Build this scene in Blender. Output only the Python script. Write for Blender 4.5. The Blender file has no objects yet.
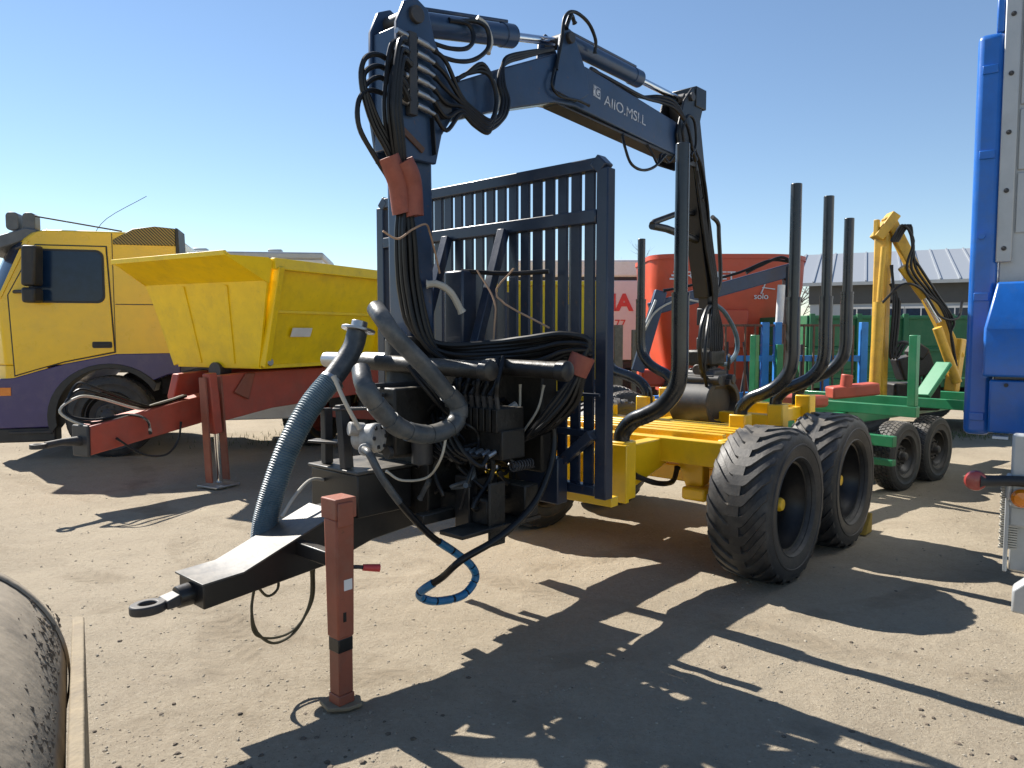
import bpy, bmesh, math, random
import numpy as np
from mathutils import Vector, Matrix
R = math.radians
random.seed(7)
scene = bpy.context.scene
COL = scene.collection

# ------------------------------------------------------------------ camera, sky, sun, exposure
cam_d = bpy.data.cameras.new('camera'); cam = bpy.data.objects.new('camera', cam_d); COL.objects.link(cam)
cam_d.sensor_width = 36.0; cam_d.lens = 748.0/1024.0*36.0
cam_d.clip_start = 0.05; cam_d.clip_end = 3000
cam.location = (0, 0, 1.55); cam.rotation_euler = (R(90) - math.atan(50/748.0), 0, 0)
scene.camera = cam

SUN_AZ, SUN_EL = R(-47.3), R(43.6)          # azimuth from +Y, clockwise positive
world = bpy.data.worlds.new('World'); scene.world = world; world.use_nodes = True
wn = world.node_tree.nodes; wl = world.node_tree.links
bg = wn['Background']; sky = wn.new('ShaderNodeTexSky'); sky.sky_type = 'NISHITA'
sky.sun_disc = False; sky.sun_elevation = SUN_EL; sky.sun_rotation = SUN_AZ
sky.altitude = 0; sky.air_density = 1.0; sky.dust_density = 0.0; sky.ozone_density = 2.6
wl.new(sky.outputs[0], bg.inputs[0]); bg.inputs[1].default_value = 0.075
sd = bpy.data.lights.new('sun', 'SUN'); sun = bpy.data.objects.new('sun', sd); COL.objects.link(sun)
sd.energy = 5.0; sd.angle = R(0.5); sd.color = (1.0, 0.95, 0.87)
sun.rotation_euler = (-Vector((math.sin(SUN_AZ)*math.cos(SUN_EL), math.cos(SUN_AZ)*math.cos(SUN_EL), math.sin(SUN_EL)))).to_track_quat('-Z', 'Y').to_euler()
scene.view_settings.view_transform = 'Standard'; scene.view_settings.look = 'None'
scene.view_settings.exposure = 0.95; scene.view_settings.gamma = 1.0; scene.view_settings.use_curve_mapping = False

# ------------------------------------------------------------------ materials
MATS = {}
def mat(name, col, rough=0.5, metal=0.0, var=0.12, scale=6.0, dirt=None, damt=0.0, dscale=3.0, bump=0.0, bscale=60.0, coat=0.0, spec=0.5, dust=0.0, rust=0.0):
    m = bpy.data.materials.new(name); m.use_nodes = True; MATS[name] = m
    nt = m.node_tree; n = nt.nodes; l = nt.links; b = n['Principled BSDF']
    tc = n.new('ShaderNodeTexCoord')
    no = n.new('ShaderNodeTexNoise'); no.inputs['Scale'].default_value = scale; no.inputs['Detail'].default_value = 6; no.inputs['Roughness'].default_value = 0.65
    l.new(tc.outputs['Object'], no.inputs['Vector'])
    mx = n.new('ShaderNodeMix'); mx.data_type = 'RGBA'
    mx.inputs[6].default_value = (*[c*(1-var) for c in col], 1); mx.inputs[7].default_value = (*[min(1, c*(1+var)) for c in col], 1)
    mr = n.new('ShaderNodeMapRange'); mr.inputs[1].default_value = 0.3; mr.inputs[2].default_value = 0.7
    l.new(no.outputs['Fac'], mr.inputs[0]); l.new(mr.outputs[0], mx.inputs[0])
    out = mx.outputs[2]
    rmix = None
    def layer(fac, c):
        nonlocal out
        k = n.new('ShaderNodeMix'); k.data_type = 'RGBA'; l.new(fac, k.inputs[0]); l.new(out, k.inputs[6]); k.inputs[7].default_value = (*c, 1); out = k.outputs[2]
    if dirt and damt > 0:
        n2 = n.new('ShaderNodeTexNoise'); n2.inputs['Scale'].default_value = dscale; n2.inputs['Detail'].default_value = 9; n2.inputs['Roughness'].default_value = 0.72
        l.new(tc.outputs['Object'], n2.inputs['Vector'])
        r2 = n.new('ShaderNodeMapRange'); r2.inputs[1].default_value = 0.48; r2.inputs[2].default_value = 0.78; r2.inputs[4].default_value = damt
        l.new(n2.outputs['Fac'], r2.inputs[0]); layer(r2.outputs[0], dirt)
        rmix = r2.outputs[0]
    if dust > 0:
        ge = n.new('ShaderNodeNewGeometry'); sx = n.new('ShaderNodeSeparateXYZ'); l.new(ge.outputs['Normal'], sx.inputs[0])
        r3 = n.new('ShaderNodeMapRange'); r3.inputs[1].default_value = 0.3; r3.inputs[2].default_value = 1.0; r3.inputs[4].default_value = dust
        l.new(sx.outputs['Z'], r3.inputs[0])
        mm = n.new('ShaderNodeMath'); mm.operation = 'MULTIPLY'; l.new(r3.outputs[0], mm.inputs[0]); l.new(mr.outputs[0], mm.inputs[1])
        layer(mm.outputs[0], (0.33, 0.28, 0.21))
    if rust > 0:
        n4 = n.new('ShaderNodeTexNoise'); n4.inputs['Scale'].default_value = 22; n4.inputs['Detail'].default_value = 8; n4.inputs['Roughness'].default_value = 0.7
        l.new(tc.outputs['Object'], n4.inputs['Vector'])
        r4 = n.new('ShaderNodeMapRange'); r4.inputs[1].default_value = 0.62; r4.inputs[2].default_value = 0.68; r4.inputs[4].default_value = rust
        l.new(n4.outputs['Fac'], r4.inputs[0]); layer(r4.outputs[0], (0.13, 0.06, 0.03))
    l.new(out, b.inputs['Base Color'])
    rr = n.new('ShaderNodeMapRange'); rr.inputs[3].default_value = max(0.03, rough-0.1); rr.inputs[4].default_value = min(1, rough+0.14)
    l.new(no.outputs['Fac'], rr.inputs[0]); l.new(rr.outputs[0], b.inputs['Roughness'])
    b.inputs['Metallic'].default_value = metal
    b.inputs['Coat Weight'].default_value = coat; b.inputs['Coat Roughness'].default_value = 0.12
    b.inputs['Specular IOR Level'].default_value = spec
    if bump > 0:
        n3 = n.new('ShaderNodeTexNoise'); n3.inputs['Scale'].default_value = bscale; n3.inputs['Detail'].default_value = 5
        l.new(tc.outputs['Object'], n3.inputs['Vector'])
        bp = n.new('ShaderNodeBump'); bp.inputs['Strength'].default_value = bump; bp.inputs['Distance'].default_value = 0.01
        l.new(n3.outputs['Fac'], bp.inputs['Height']); l.new(bp.outputs[0], b.inputs['Normal'])
    return m
DUST = (0.30, 0.25, 0.18)
mat('crane_paint', (0.015, 0.040, 0.094), 0.34, var=0.25, scale=5, dirt=(0.07, 0.065, 0.06), damt=0.35, bump=0.04, coat=0.25, dust=0.25, rust=0.5)
mat('gate_paint', (0.009, 0.020, 0.046), 0.36, var=0.25, dirt=(0.06, 0.055, 0.05), damt=0.35, bump=0.04, coat=0.2, dust=0.3, rust=0.4)
mat('black_paint', (0.007, 0.0075, 0.009), 0.34, var=0.3, dirt=(0.05, 0.045, 0.038), damt=0.35, bump=0.05, dust=0.22)
mat('stake_paint', (0.012, 0.015, 0.019), 0.27, var=0.3, dirt=(0.08, 0.07, 0.055), damt=0.35, bump=0.03, coat=0.25, dust=0.1)
mat('grime_shade', (0.007, 0.0065, 0.006), 0.5, var=0.5, scale=14, dirt=(0.03, 0.026, 0.02), damt=0.6, dscale=9, bump=0.3, bscale=40, dust=0.3)  # oily black; on the slewing cylinders it stands for shade
mat('hose_rubber', (0.007, 0.0075, 0.009), 0.36, var=0.3, dirt=(0.05, 0.045, 0.038), damt=0.35, dscale=8, dust=0.06, spec=0.35)
mat('hose_grey', (0.05, 0.060, 0.070), 0.40, var=0.35, scale=14, dirt=(0.20, 0.185, 0.16), damt=0.6, dscale=9, bump=0.2, bscale=30, dust=0.55)
mat('hose_blue', (0.065, 0.125, 0.17), 0.42, var=0.3, scale=14, dirt=(0.10, 0.105, 0.105), damt=0.7, dscale=7, bump=0.1, dust=0.3)
mat('wrap_blue', (0.02, 0.16, 0.34), 0.35, var=0.2, dirt=(0.05, 0.05, 0.05), damt=0.3, dscale=9)
mat('hose_olive', (0.06, 0.052, 0.025), 0.5)
mat('hose_pale', (0.50, 0.47, 0.40), 0.5, dirt=DUST, damt=0.4)
mat('yellow_paint', (0.86, 0.52, 0.006), 0.36, var=0.08, dirt=(0.42, 0.26, 0.05), damt=0.45, dscale=4, bump=0.03, coat=0.3, dust=0.35)
mat('yellow_truck', (0.90, 0.56, 0.001), 0.28, var=0.05, dirt=(0.48, 0.33, 0.06), damt=0.35, dscale=2.2, coat=0.5, bump=0.12, bscale=2.5)
mat('yellow_tipper', (0.92, 0.63, 0.001), 0.40, var=0.07, dirt=(0.50, 0.33, 0.03), damt=0.5, dscale=4.0, coat=0.15, bump=0.5, bscale=2.6, rust=0.22)
mat('yellow_crane', (0.58, 0.34, 0.035), 0.45, var=0.15, dirt=(0.2, 0.13, 0.05), damt=0.7, dscale=5, bump=0.06, rust=0.6)
mat('purple_paint', (0.040, 0.028, 0.14), 0.34, var=0.1, dirt=(0.16, 0.13, 0.12), damt=0.4, coat=0.4)
mat('red_paint', (0.42, 0.075, 0.045), 0.5, var=0.15, dirt=(0.26, 0.11, 0.08), damt=0.6, dscale=4, bump=0.05, rust=0.3)
mat('stand_red', (0.27, 0.080, 0.046), 0.55, var=0.2, dirt=(0.22, 0.13, 0.09), damt=0.6, dscale=8, bump=0.1, rust=0.6)
mat('mixer_red', (0.64, 0.085, 0.035), 0.42, var=0.12, scale=2, dirt=(0.50, 0.13, 0.08), damt=0.5, dscale=1.5)
mat('sleeve_red', (0.27, 0.075, 0.05), 0.65, var=0.2, scale=20, dirt=(0.2, 0.09, 0.06), damt=0.5, dscale=10, bump=0.3, bscale=30)
mat('green_paint', (0.012, 0.19, 0.075), 0.42, var=0.15, dirt=(0.08, 0.16, 0.09), damt=0.5, coat=0.2, rust=0.3)
mat('green_dull', (0.02, 0.15, 0.06), 0.55, var=0.25, scale=3, dirt=(0.10, 0.13, 0.07), damt=0.7)
mat('blue_paint', (0.006, 0.125, 0.50), 0.33, var=0.15, scale=4, dirt=(0.06, 0.13, 0.28), damt=0.6, dscale=5, coat=0.4, bump=0.3, bscale=5)
mat('blue_dull', (0.02, 0.20, 0.58), 0.5, var=0.2, dirt=(0.06, 0.08, 0.12), damt=0.5, rust=0.4)
mat('dark_steel', (0.03, 0.031, 0.035), 0.5, var=0.3, dirt=(0.10, 0.08, 0.06), damt=0.5, rust=0.4, dust=0.3)
mat('rusty_steel', (0.12, 0.065, 0.045), 0.7, var=0.4, scale=12, dirt=(0.06, 0.05, 0.05), damt=0.6, bump=0.2)
mat('chrome', (0.78, 0.79, 0.80), 0.12, metal=1.0, var=0.05)
mat('steel', (0.42, 0.42, 0.42), 0.38, metal=0.9, var=0.2, dirt=(0.12, 0.10, 0.08), damt=0.5, dscale=12)
mat('cast_grey', (0.36, 0.355, 0.34), 0.5, var=0.2, scale=20, dirt=(0.08, 0.075, 0.07), damt=0.7, dscale=14, bump=0.15)
mat('tyre_rubber', (0.024, 0.025, 0.028), 0.52, var=0.25, scale=9, dirt=(0.115, 0.105, 0.09), damt=0.65, dscale=5, bump=0.15, bscale=80, dust=0.4)
mat('rim_black', (0.010, 0.010, 0.011), 0.35, var=0.2, dirt=(0.07, 0.06, 0.05), damt=0.5)
mat('plastic_black', (0.02, 0.021, 0.023), 0.5, var=0.2, dirt=(0.10, 0.09, 0.08), damt=0.3)
mat('plastic_grey', (0.10, 0.11, 0.12), 0.45, var=0.2, dirt=(0.2, 0.18, 0.15), damt=0.3)
mat('white_paint', (0.74, 0.74, 0.73), 0.45, var=0.06, dirt=(0.45, 0.42, 0.36), damt=0.5, dscale=2)
mat('silver_panel', (0.45, 0.47, 0.48), 0.45, metal=0.3, var=0.08, dirt=(0.28, 0.27, 0.24), damt=0.5, dscale=2)
mat('sticker_white', (0.55, 0.56, 0.58), 0.55, var=0.3, scale=30, dirt=(0.02, 0.045, 0.10), damt=1.6, dscale=24)
mat('sticker_text', (0.25, 0.30, 0.40), 0.5)
mat('banner_pink', (0.70, 0.60, 0.62), 0.6, var=0.05)
mat('letter_red', (0.60, 0.06, 0.06), 0.5)
mat('lamp_red', (0.30, 0.035, 0.03), 0.3, coat=0.4, dirt=DUST, damt=0.4)
mat('lamp_amber', (0.75, 0.22, 0.01), 0.2, coat=0.5)
mat('wood', (0.25, 0.20, 0.13), 0.8, var=0.25, scale=15, dirt=(0.16, 0.12, 0.08), damt=0.7, dscale=7, bump=0.3)
mat('drum_mud', (0.30, 0.25, 0.185), 0.75, var=0.16, scale=4, dirt=(0.05, 0.045, 0.038), damt=0.8, dscale=6, bump=0.25, bscale=30)
mat('rope', (0.40, 0.26, 0.17), 0.8)
mat('wall_grey', (0.32, 0.36, 0.40), 0.7, var=0.1, scale=1)
mat('wall_dark', (0.055, 0.06, 0.065), 0.6)
mat('bark', (0.11, 0.09, 0.075), 0.9, var=0.3)
mat('clod', (0.12, 0.095, 0.07), 0.95, var=0.4, scale=30)
mat('pebble', (0.30, 0.26, 0.20), 0.9, var=0.4, scale=12)
mat('grass_blade', (0.07, 0.10, 0.025), 0.7, var=0.4, scale=3)
mat('treeline', (0.055, 0.06, 0.04), 0.9, var=0.5, scale=0.5)
mat('sheen_black', (0.035, 0.036, 0.038), 0.42, var=0.3, dirt=(0.12, 0.11, 0.09), damt=0.4, bump=0.04, dust=0.55, spec=0.7)  # glossy black, lightened to carry the sun's highlight on top plates
mat('chock_ochre', (0.30, 0.20, 0.03), 0.8, var=0.3, dirt=(0.1, 0.07, 0.03), damt=0.6)
def glass():
    m = mat('glass_dark', (0.008, 0.024, 0.060), 0.10, var=0.3, coat=0.0, spec=0.35)
    return m
glass()
def roof_mat():
    m = bpy.data.materials.new('roof_sheet'); m.use_nodes = True; MATS['roof_sheet'] = m
    b = m.node_tree.nodes['Principled BSDF']; b.inputs['Base Color'].default_value = (0.36, 0.38, 0.40, 1)
    b.inputs['Roughness'].default_value = 0.42; b.inputs['Metallic'].default_value = 0.35
roof_mat()
def hatch_mat():
    m = bpy.data.materials.new('hatch_print'); m.use_nodes = True; MATS['hatch_print'] = m
    nt = m.node_tree; n = nt.nodes; l = nt.links; b = n['Principled BSDF']
    tc = n.new('ShaderNodeTexCoord'); w = n.new('ShaderNodeTexWave'); w.wave_type = 'BANDS'; w.bands_direction = 'DIAGONAL'
    w.inputs['Scale'].default_value = 16.0; w.inputs['Distortion'].default_value = 0.3
    l.new(tc.outputs['Object'], w.inputs['Vector'])
    cr = n.new('ShaderNodeValToRGB'); cr.color_ramp.elements[0].color = (0.03, 0.028, 0.02, 1); cr.color_ramp.elements[1].color = (0.34, 0.24, 0.05, 1)
    cr.color_ramp.elements[0].position = 0.40; cr.color_ramp.elements[1].position = 0.55
    l.new(w.outputs['Fac'], cr.inputs[0]); l.new(cr.outputs[0], b.inputs['Base Color']); b.inputs['Roughness'].default_value = 0.45
hatch_mat()
def ground_mat():
    m = bpy.data.materials.new('yard_sand'); m.use_nodes = True; MATS['yard_sand'] = m
    nt = m.node_tree; n = nt.nodes; l = nt.links; b = n['Principled BSDF']
    tc = n.new('ShaderNodeTexCoord'); V = tc.outputs['Object']
    def noise(s, d=8, r=0.6):
        k = n.new('ShaderNodeTexNoise'); k.inputs['Scale'].default_value = s; k.inputs['Detail'].default_value = d; k.inputs['Roughness'].default_value = r
        l.new(V, k.inputs['Vector']); return k.outputs['Fac']
    def rng(f, a, c, x=0.0, y=1.0):
        k = n.new('ShaderNodeMapRange'); k.inputs[1].default_value = a; k.inputs[2].default_value = c; k.inputs[3].default_value = x; k.inputs[4].default_value = y
        l.new(f, k.inputs[0]); return k.outputs[0]
    def mix(f, a, c):
        k = n.new('ShaderNodeMix'); k.data_type = 'RGBA'; l.new(f, k.inputs[0])
        for i, q in ((6, a), (7, c)):
            if isinstance(q, tuple): k.inputs[i].default_value = (*q, 1)
            else: l.new(q, k.inputs[i])
        return k.outputs[2]
    c = mix(rng(noise(0.55, 6), 0.35, 0.65), (0.280, 0.233, 0.169), (0.365, 0.309, 0.230))
    c = mix(rng(noise(2.6, 8, 0.7), 0.5, 0.75, 0, 0.55), c, (0.212, 0.172, 0.126))
    c = mix(rng(noise(38, 6, 0.7), 0.35, 0.72, 0, 0.55), c, (0.426, 0.370, 0.285))
    c = mix(rng(noise(95, 4, 0.7), 0.55, 0.75, 0, 0.6), c, (0.145, 0.114, 0.083))
    vo = n.new('ShaderNodeTexVoronoi'); vo.inputs['Scale'].default_value = 60; l.new(V, vo.inputs['Vector'])
    spk = rng(vo.outputs['Distance'], 0.10, 0.16, 1, 0)
    sel = rng(noise(23, 3), 0.55, 0.62)
    mm = n.new('ShaderNodeMath'); mm.operation = 'MULTIPLY'; l.new(spk, mm.inputs[0]); l.new(sel, mm.inputs[1])
    c = mix(mm.outputs[0], c, (0.127, 0.104, 0.085))
    # damp, compacted patch with a rust stain of its own
    c = mix(rng(noise(0.22, 5, 0.6), 0.56, 0.70, 0, 0.45), c, (0.178, 0.148, 0.108))
    c = mix(rng(noise(1.1, 6, 0.62), 0.60, 0.74, 0, 0.6), c, (0.150, 0.122, 0.090))
    c = mix(rng(noise(5.0, 7, 0.75), 0.60, 0.72, 0, 0.45), c, (0.170, 0.138, 0.100))
    # wheel tracks: compacted bands with tread ripples
    def track(ang, off, wid, bend):
        mp = n.new('ShaderNodeMapping'); mp.inputs['Rotation'].default_value = (0, 0, ang); l.new(V, mp.inputs['Vector'])
        sx = n.new('ShaderNodeSeparateXYZ'); l.new(mp.outputs[0], sx.inputs[0])
        def op(o, a, k):
            q = n.new('ShaderNodeMath'); q.operation = o
            for ii, w in ((0, a), (1, k)):
                if isinstance(w, float): q.inputs[ii].default_value = w
                else: l.new(w, q.inputs[ii])
            return q.outputs[0]
        wob = op('MULTIPLY', op('SUBTRACT', noise(0.35, 2), 0.5), bend)
        d = op('ABSOLUTE', op('SUBTRACT', op('ADD', sx.outputs['Y'], wob), off), 0.0)
        band = rng(d, wid*0.7, wid, 1, 0)
        rip = op('SINE', op('ADD', op('MULTIPLY', sx.outputs['X'], 62.0), op('MULTIPLY', d, 70.0)), 0.0)
        br = rng(noise(1.7, 5, 0.7), 0.42, 0.6)
        return op('MULTIPLY', band, br), op('MULTIPLY', op('MULTIPLY', band, br), rip)
    ripple = None
    for tr in ((0.55, 2.55, 0.13, 0.9), (0.55, 3.95, 0.13, 0.9), (-0.35, 3.2, 0.11, 1.2), (-0.35, 4.6, 0.11, 1.2), (1.05, 0.6, 0.15, 0.8), (1.05, -1.2, 0.15, 0.8)):
        bd, rp = track(*tr)
        m2 = n.new('ShaderNodeMath'); m2.operation = 'MULTIPLY'; l.new(bd, m2.inputs[0]); m2.inputs[1].default_value = 0.55
        c = mix(m2.outputs[0], c, (0.230, 0.188, 0.134))
        if ripple is None: ripple = rp
        else:
            ad = n.new('ShaderNodeMath'); l.new(ripple, ad.inputs[0]); l.new(rp, ad.inputs[1]); ripple = ad.outputs[0]
    l.new(c, b.inputs['Base Color']); b.inputs['Roughness'].default_value = 0.95; b.inputs['Specular IOR Level'].default_value = 0.15
    def madd(a, ka, b_, kb):
        x = n.new('ShaderNodeMath'); x.operation = 'MULTIPLY'; l.new(a, x.inputs[0]); x.inputs[1].default_value = ka
        y = n.new('ShaderNodeMath'); y.operation = 'MULTIPLY_ADD'; l.new(b_, y.inputs[0]); y.inputs[1].default_value = kb; l.new(x.outputs[0], y.inputs[2]); return y.outputs[0]
    h = madd(noise(9, 10, 0.78), 1.0, noise(85, 5, 0.8), 0.45)
    h = madd(h, 1.0, noise(220, 3, 0.6), 0.12)
    h = madd(h, 1.0, ripple, 0.10)
    bp = n.new('ShaderNodeBump'); bp.inputs['Strength'].default_value = 0.8; bp.inputs['Distance'].default_value = 0.022
    l.new(h, bp.inputs['Height']); l.new(bp.outputs[0], b.inputs['Normal'])
ground_mat()
M = MATS

# ------------------------------------------------------------------ mesh builder
Z = Vector((0, 0, 1))
def V3(s, t, z): return Vector((s, -t, z))       # thing frame: s = rearwards, t = to the side facing the camera, z = up
def catmull(pts, sub):
    P = [Vector(p) for p in pts]
    if len(P) < 3 or sub <= 1: return P
    P = [P[0]*2-P[1]] + P + [P[-1]*2-P[-2]]
    out = []
    for i in range(1, len(P)-2):
        a, b, c, d = P[i-1], P[i], P[i+1], P[i+2]
        for k in range(sub):
            t = k/sub
            out.append(0.5*((2*b)+(-a+c)*t+(2*a-5*b+4*c-d)*t*t+(-a+3*b-3*c+d)*t**3))
    out.append(P[-2].copy()); return out
class MB:
    def __init__(s): s.v = []; s.f = []
    def add(s, vs, fs):
        o = len(s.v); s.v += [tuple(q) for q in vs]; s.f += [tuple(i+o for i in f) for f in fs]; return s
    def hexa(s, p):                                # 8 corners: bottom ring 0-3, top ring 4-7
        return s.add(p, [(3,2,1,0),(4,5,6,7),(0,1,5,4),(1,2,6,5),(2,3,7,6),(3,0,4,7)])
    def box(s, s0, s1, t0, t1, z0, z1):
        return s.hexa([V3(s0,t0,z0),V3(s1,t0,z0),V3(s1,t1,z0),V3(s0,t1,z0),V3(s0,t0,z1),V3(s1,t0,z1),V3(s1,t1,z1),V3(s0,t1,z1)])
    def beam(s, p0, p1, w, h, up=Z, w1=None, h1=None):
        p0, p1 = Vector(p0), Vector(p1); d = (p1-p0).normalized(); up = Vector(up)
        if abs(d.dot(up)) > 0.98: up = Vector((1, 0, 0))
        x = d.cross(up).normalized(); y = x.cross(d)
        w1 = w if w1 is None else w1; h1 = h if h1 is None else h1
        q = [p0+x*a*w/2+y*b*h/2 for a, b in ((-1,-1),(1,-1),(1,1),(-1,1))] + [p1+x*a*w1/2+y*b*h1/2 for a, b in ((-1,-1),(1,-1),(1,1),(-1,1))]
        return s.hexa(q)
    def prism(s, poly, t0, t1):                    # polygon in (s, z), extruded along t
        n = len(poly); vs = [V3(a, t0, b) for a, b in poly] + [V3(a, t1, b) for a, b in poly]
        return s.add(vs, [tuple(range(n)), tuple(range(2*n-1, n-1, -1))] + [(i, (i+1) % n, n+(i+1) % n, n+i) for i in range(n)])
    def prism_z(s, poly, z0, z1):                  # polygon in (s, t), extruded upwards
        n = len(poly); vs = [V3(a, b, z0) for a, b in poly] + [V3(a, b, z1) for a, b in poly]
        return s.add(vs, [tuple(range(n)), tuple(range(2*n-1, n-1, -1))] + [(i, (i+1) % n, n+(i+1) % n, n+i) for i in range(n)])
    def tube(s, pts, r, n=10, sub=1, rfun=None, cap=True):
        P = catmull(pts, sub); m = len(P); rings = []
        x = None
        for i, p in enumerate(P):
            d = (P[min(i+1, m-1)]-P[max(i-1, 0)])
            d = d.normalized() if d.length > 1e-9 else Vector((1, 0, 0))
            if x is None:
                x = d.cross(Z) if abs(d.z) < 0.95 else d.cross(Vector((1, 0, 0)))
            x = (x - d*x.dot(d)).normalized(); y = d.cross(x)
            rad = rfun(i/(m-1), i) if rfun else (float(np.interp(i/(m-1), np.linspace(0, 1, len(r)), r)) if isinstance(r, (list, tuple)) else r)
            rings.append([p + (x*math.cos(2*math.pi*k/n)+y*math.sin(2*math.pi*k/n))*rad for k in range(n)])
        vs = [q for g in rings for q in g]
        fs = [(i*n+k, i*n+(k+1) % n, (i+1)*n+(k+1) % n, (i+1)*n+k) for i in range(m-1) for k in range(n)]
        if cap: fs += [tuple(range(n-1, -1, -1)), tuple((m-1)*n+k for k in range(n))]
        return s.add(vs, fs)
    def cyl(s, p0, p1, r, r1=None, n=18):
        return s.tube([p0, p1], [r, r if r1 is None else r1], n)
    def lathe(s, prof, o, axis, n=32, cap=True):             # prof: (radius, distance along axis)
        o = Vector(o); a = Vector(axis).normalized(); x = a.cross(Z) if abs(a.z) < 0.95 else a.cross(Vector((1, 0, 0)))
        x.normalize(); y = a.cross(x); m = len(prof)
        vs = [o + a*h + (x*math.cos(2*math.pi*k/n)+y*math.sin(2*math.pi*k/n))*max(r, 1e-4) for r, h in prof for k in range(n)]
        fs = [(i*n+k, i*n+(k+1) % n, (i+1)*n+(k+1) % n, (i+1)*n+k) for i in range(m-1) for k in range(n)]
        if cap and prof[0][0] > 1e-3: fs.append(tuple(range(n-1, -1, -1)))
        if cap and prof[-1][0] > 1e-3: fs.append(tuple((m-1)*n+k for k in range(n)))
        return s.add(vs, fs)
    def build(s, name, material, parent=None, bevel=0.0, smooth=40, seg=2):
        me = bpy.data.meshes.new(name); me.from_pydata(s.v, [], s.f); me.validate()
        b = bmesh.new(); b.from_mesh(me); bmesh.ops.recalc_face_normals(b, faces=b.faces); b.to_mesh(me); b.free()
        if smooth:
            me.polygons.foreach_set('use_smooth', [True]*len(me.polygons)); me.set_sharp_from_angle(angle=R(smooth))
        me.materials.append(M[material])
        o = bpy.data.objects.new(name, me); COL.objects.link(o)
        if parent: o.parent = parent
        if bevel:
            md = o.modifiers.new('bevel', 'BEVEL'); md.width = bevel; md.segments = seg; md.limit_method = 'ANGLE'; md.angle_limit = R(35)
        return o
def empty(name, parent=None, loc=(0, 0, 0), rotz=0.0):
    o = bpy.data.objects.new(name, None); COL.objects.link(o); o.location = loc; o.rotation_euler = (0, 0, rotz); o.empty_display_size = 0.1
    if parent: o.parent = parent
    return o
def tag(o, label, cat, group=None):
    o['label'] = label; o['category'] = cat
    if group: o['group'] = group
    return o
def thing(name, label, cat, x, y, yaw, group=None, z=0.0):
    return tag(empty(name, None, (x, y, z), R(90-yaw)), label, cat, group)
def copy_tree(o, parent=None, name=None):
    c = o.copy(); COL.objects.link(c); c.parent = parent
    for ch in list(o.children): copy_tree(ch, c)
    return c
def hose(parent, pts, r, material='hose_rubber', name='hose', sub=6, n=8, **k):
    if name == 'hose': k.setdefault('rfun', lambda t, i: r*(1.32 if (t < .025 or t > .975) else 1.0+.03*math.sin(i*1.7)))
    return MB().tube([V3(*p) for p in pts], r, n, sub, **k).build(name, material, parent)
def text(name, body, size, material, parent, p, xdir, ydir, extrude=0.0015, width=None, shear=0.0, bold=0.0):
    cu = bpy.data.curves.new(name, 'FONT'); cu.body = body; cu.size = size; cu.extrude = extrude; cu.shear = shear; cu.offset = bold
    o = bpy.data.objects.new(name, cu); COL.objects.link(o)
    if parent: o.parent = parent
    x = Vector(xdir).normalized(); y = Vector(ydir); y = (y-x*y.dot(x)).normalized(); zz = x.cross(y)
    m = Matrix((x, y, zz)).transposed().to_4x4(); m.translation = Vector(p); o.matrix_local = m
    if width:
        bpy.context.view_layer.update(); w = o.dimensions.x
        if w > 1e-6: cu.size = size; o.matrix_local = m @ Matrix.Diagonal((width/w, 1, 1, 1))
    cu.materials.append(M[material]); bpy.context.view_layer.update()
    me = bpy.data.meshes.new_from_object(o.evaluated_get(bpy.context.evaluated_depsgraph_get()))
    t = bpy.data.objects.new(name, me); COL.objects.link(t); t.parent = o.parent; t.matrix_local = o.matrix_local.copy()
    bpy.data.objects.remove(o); return t

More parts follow.
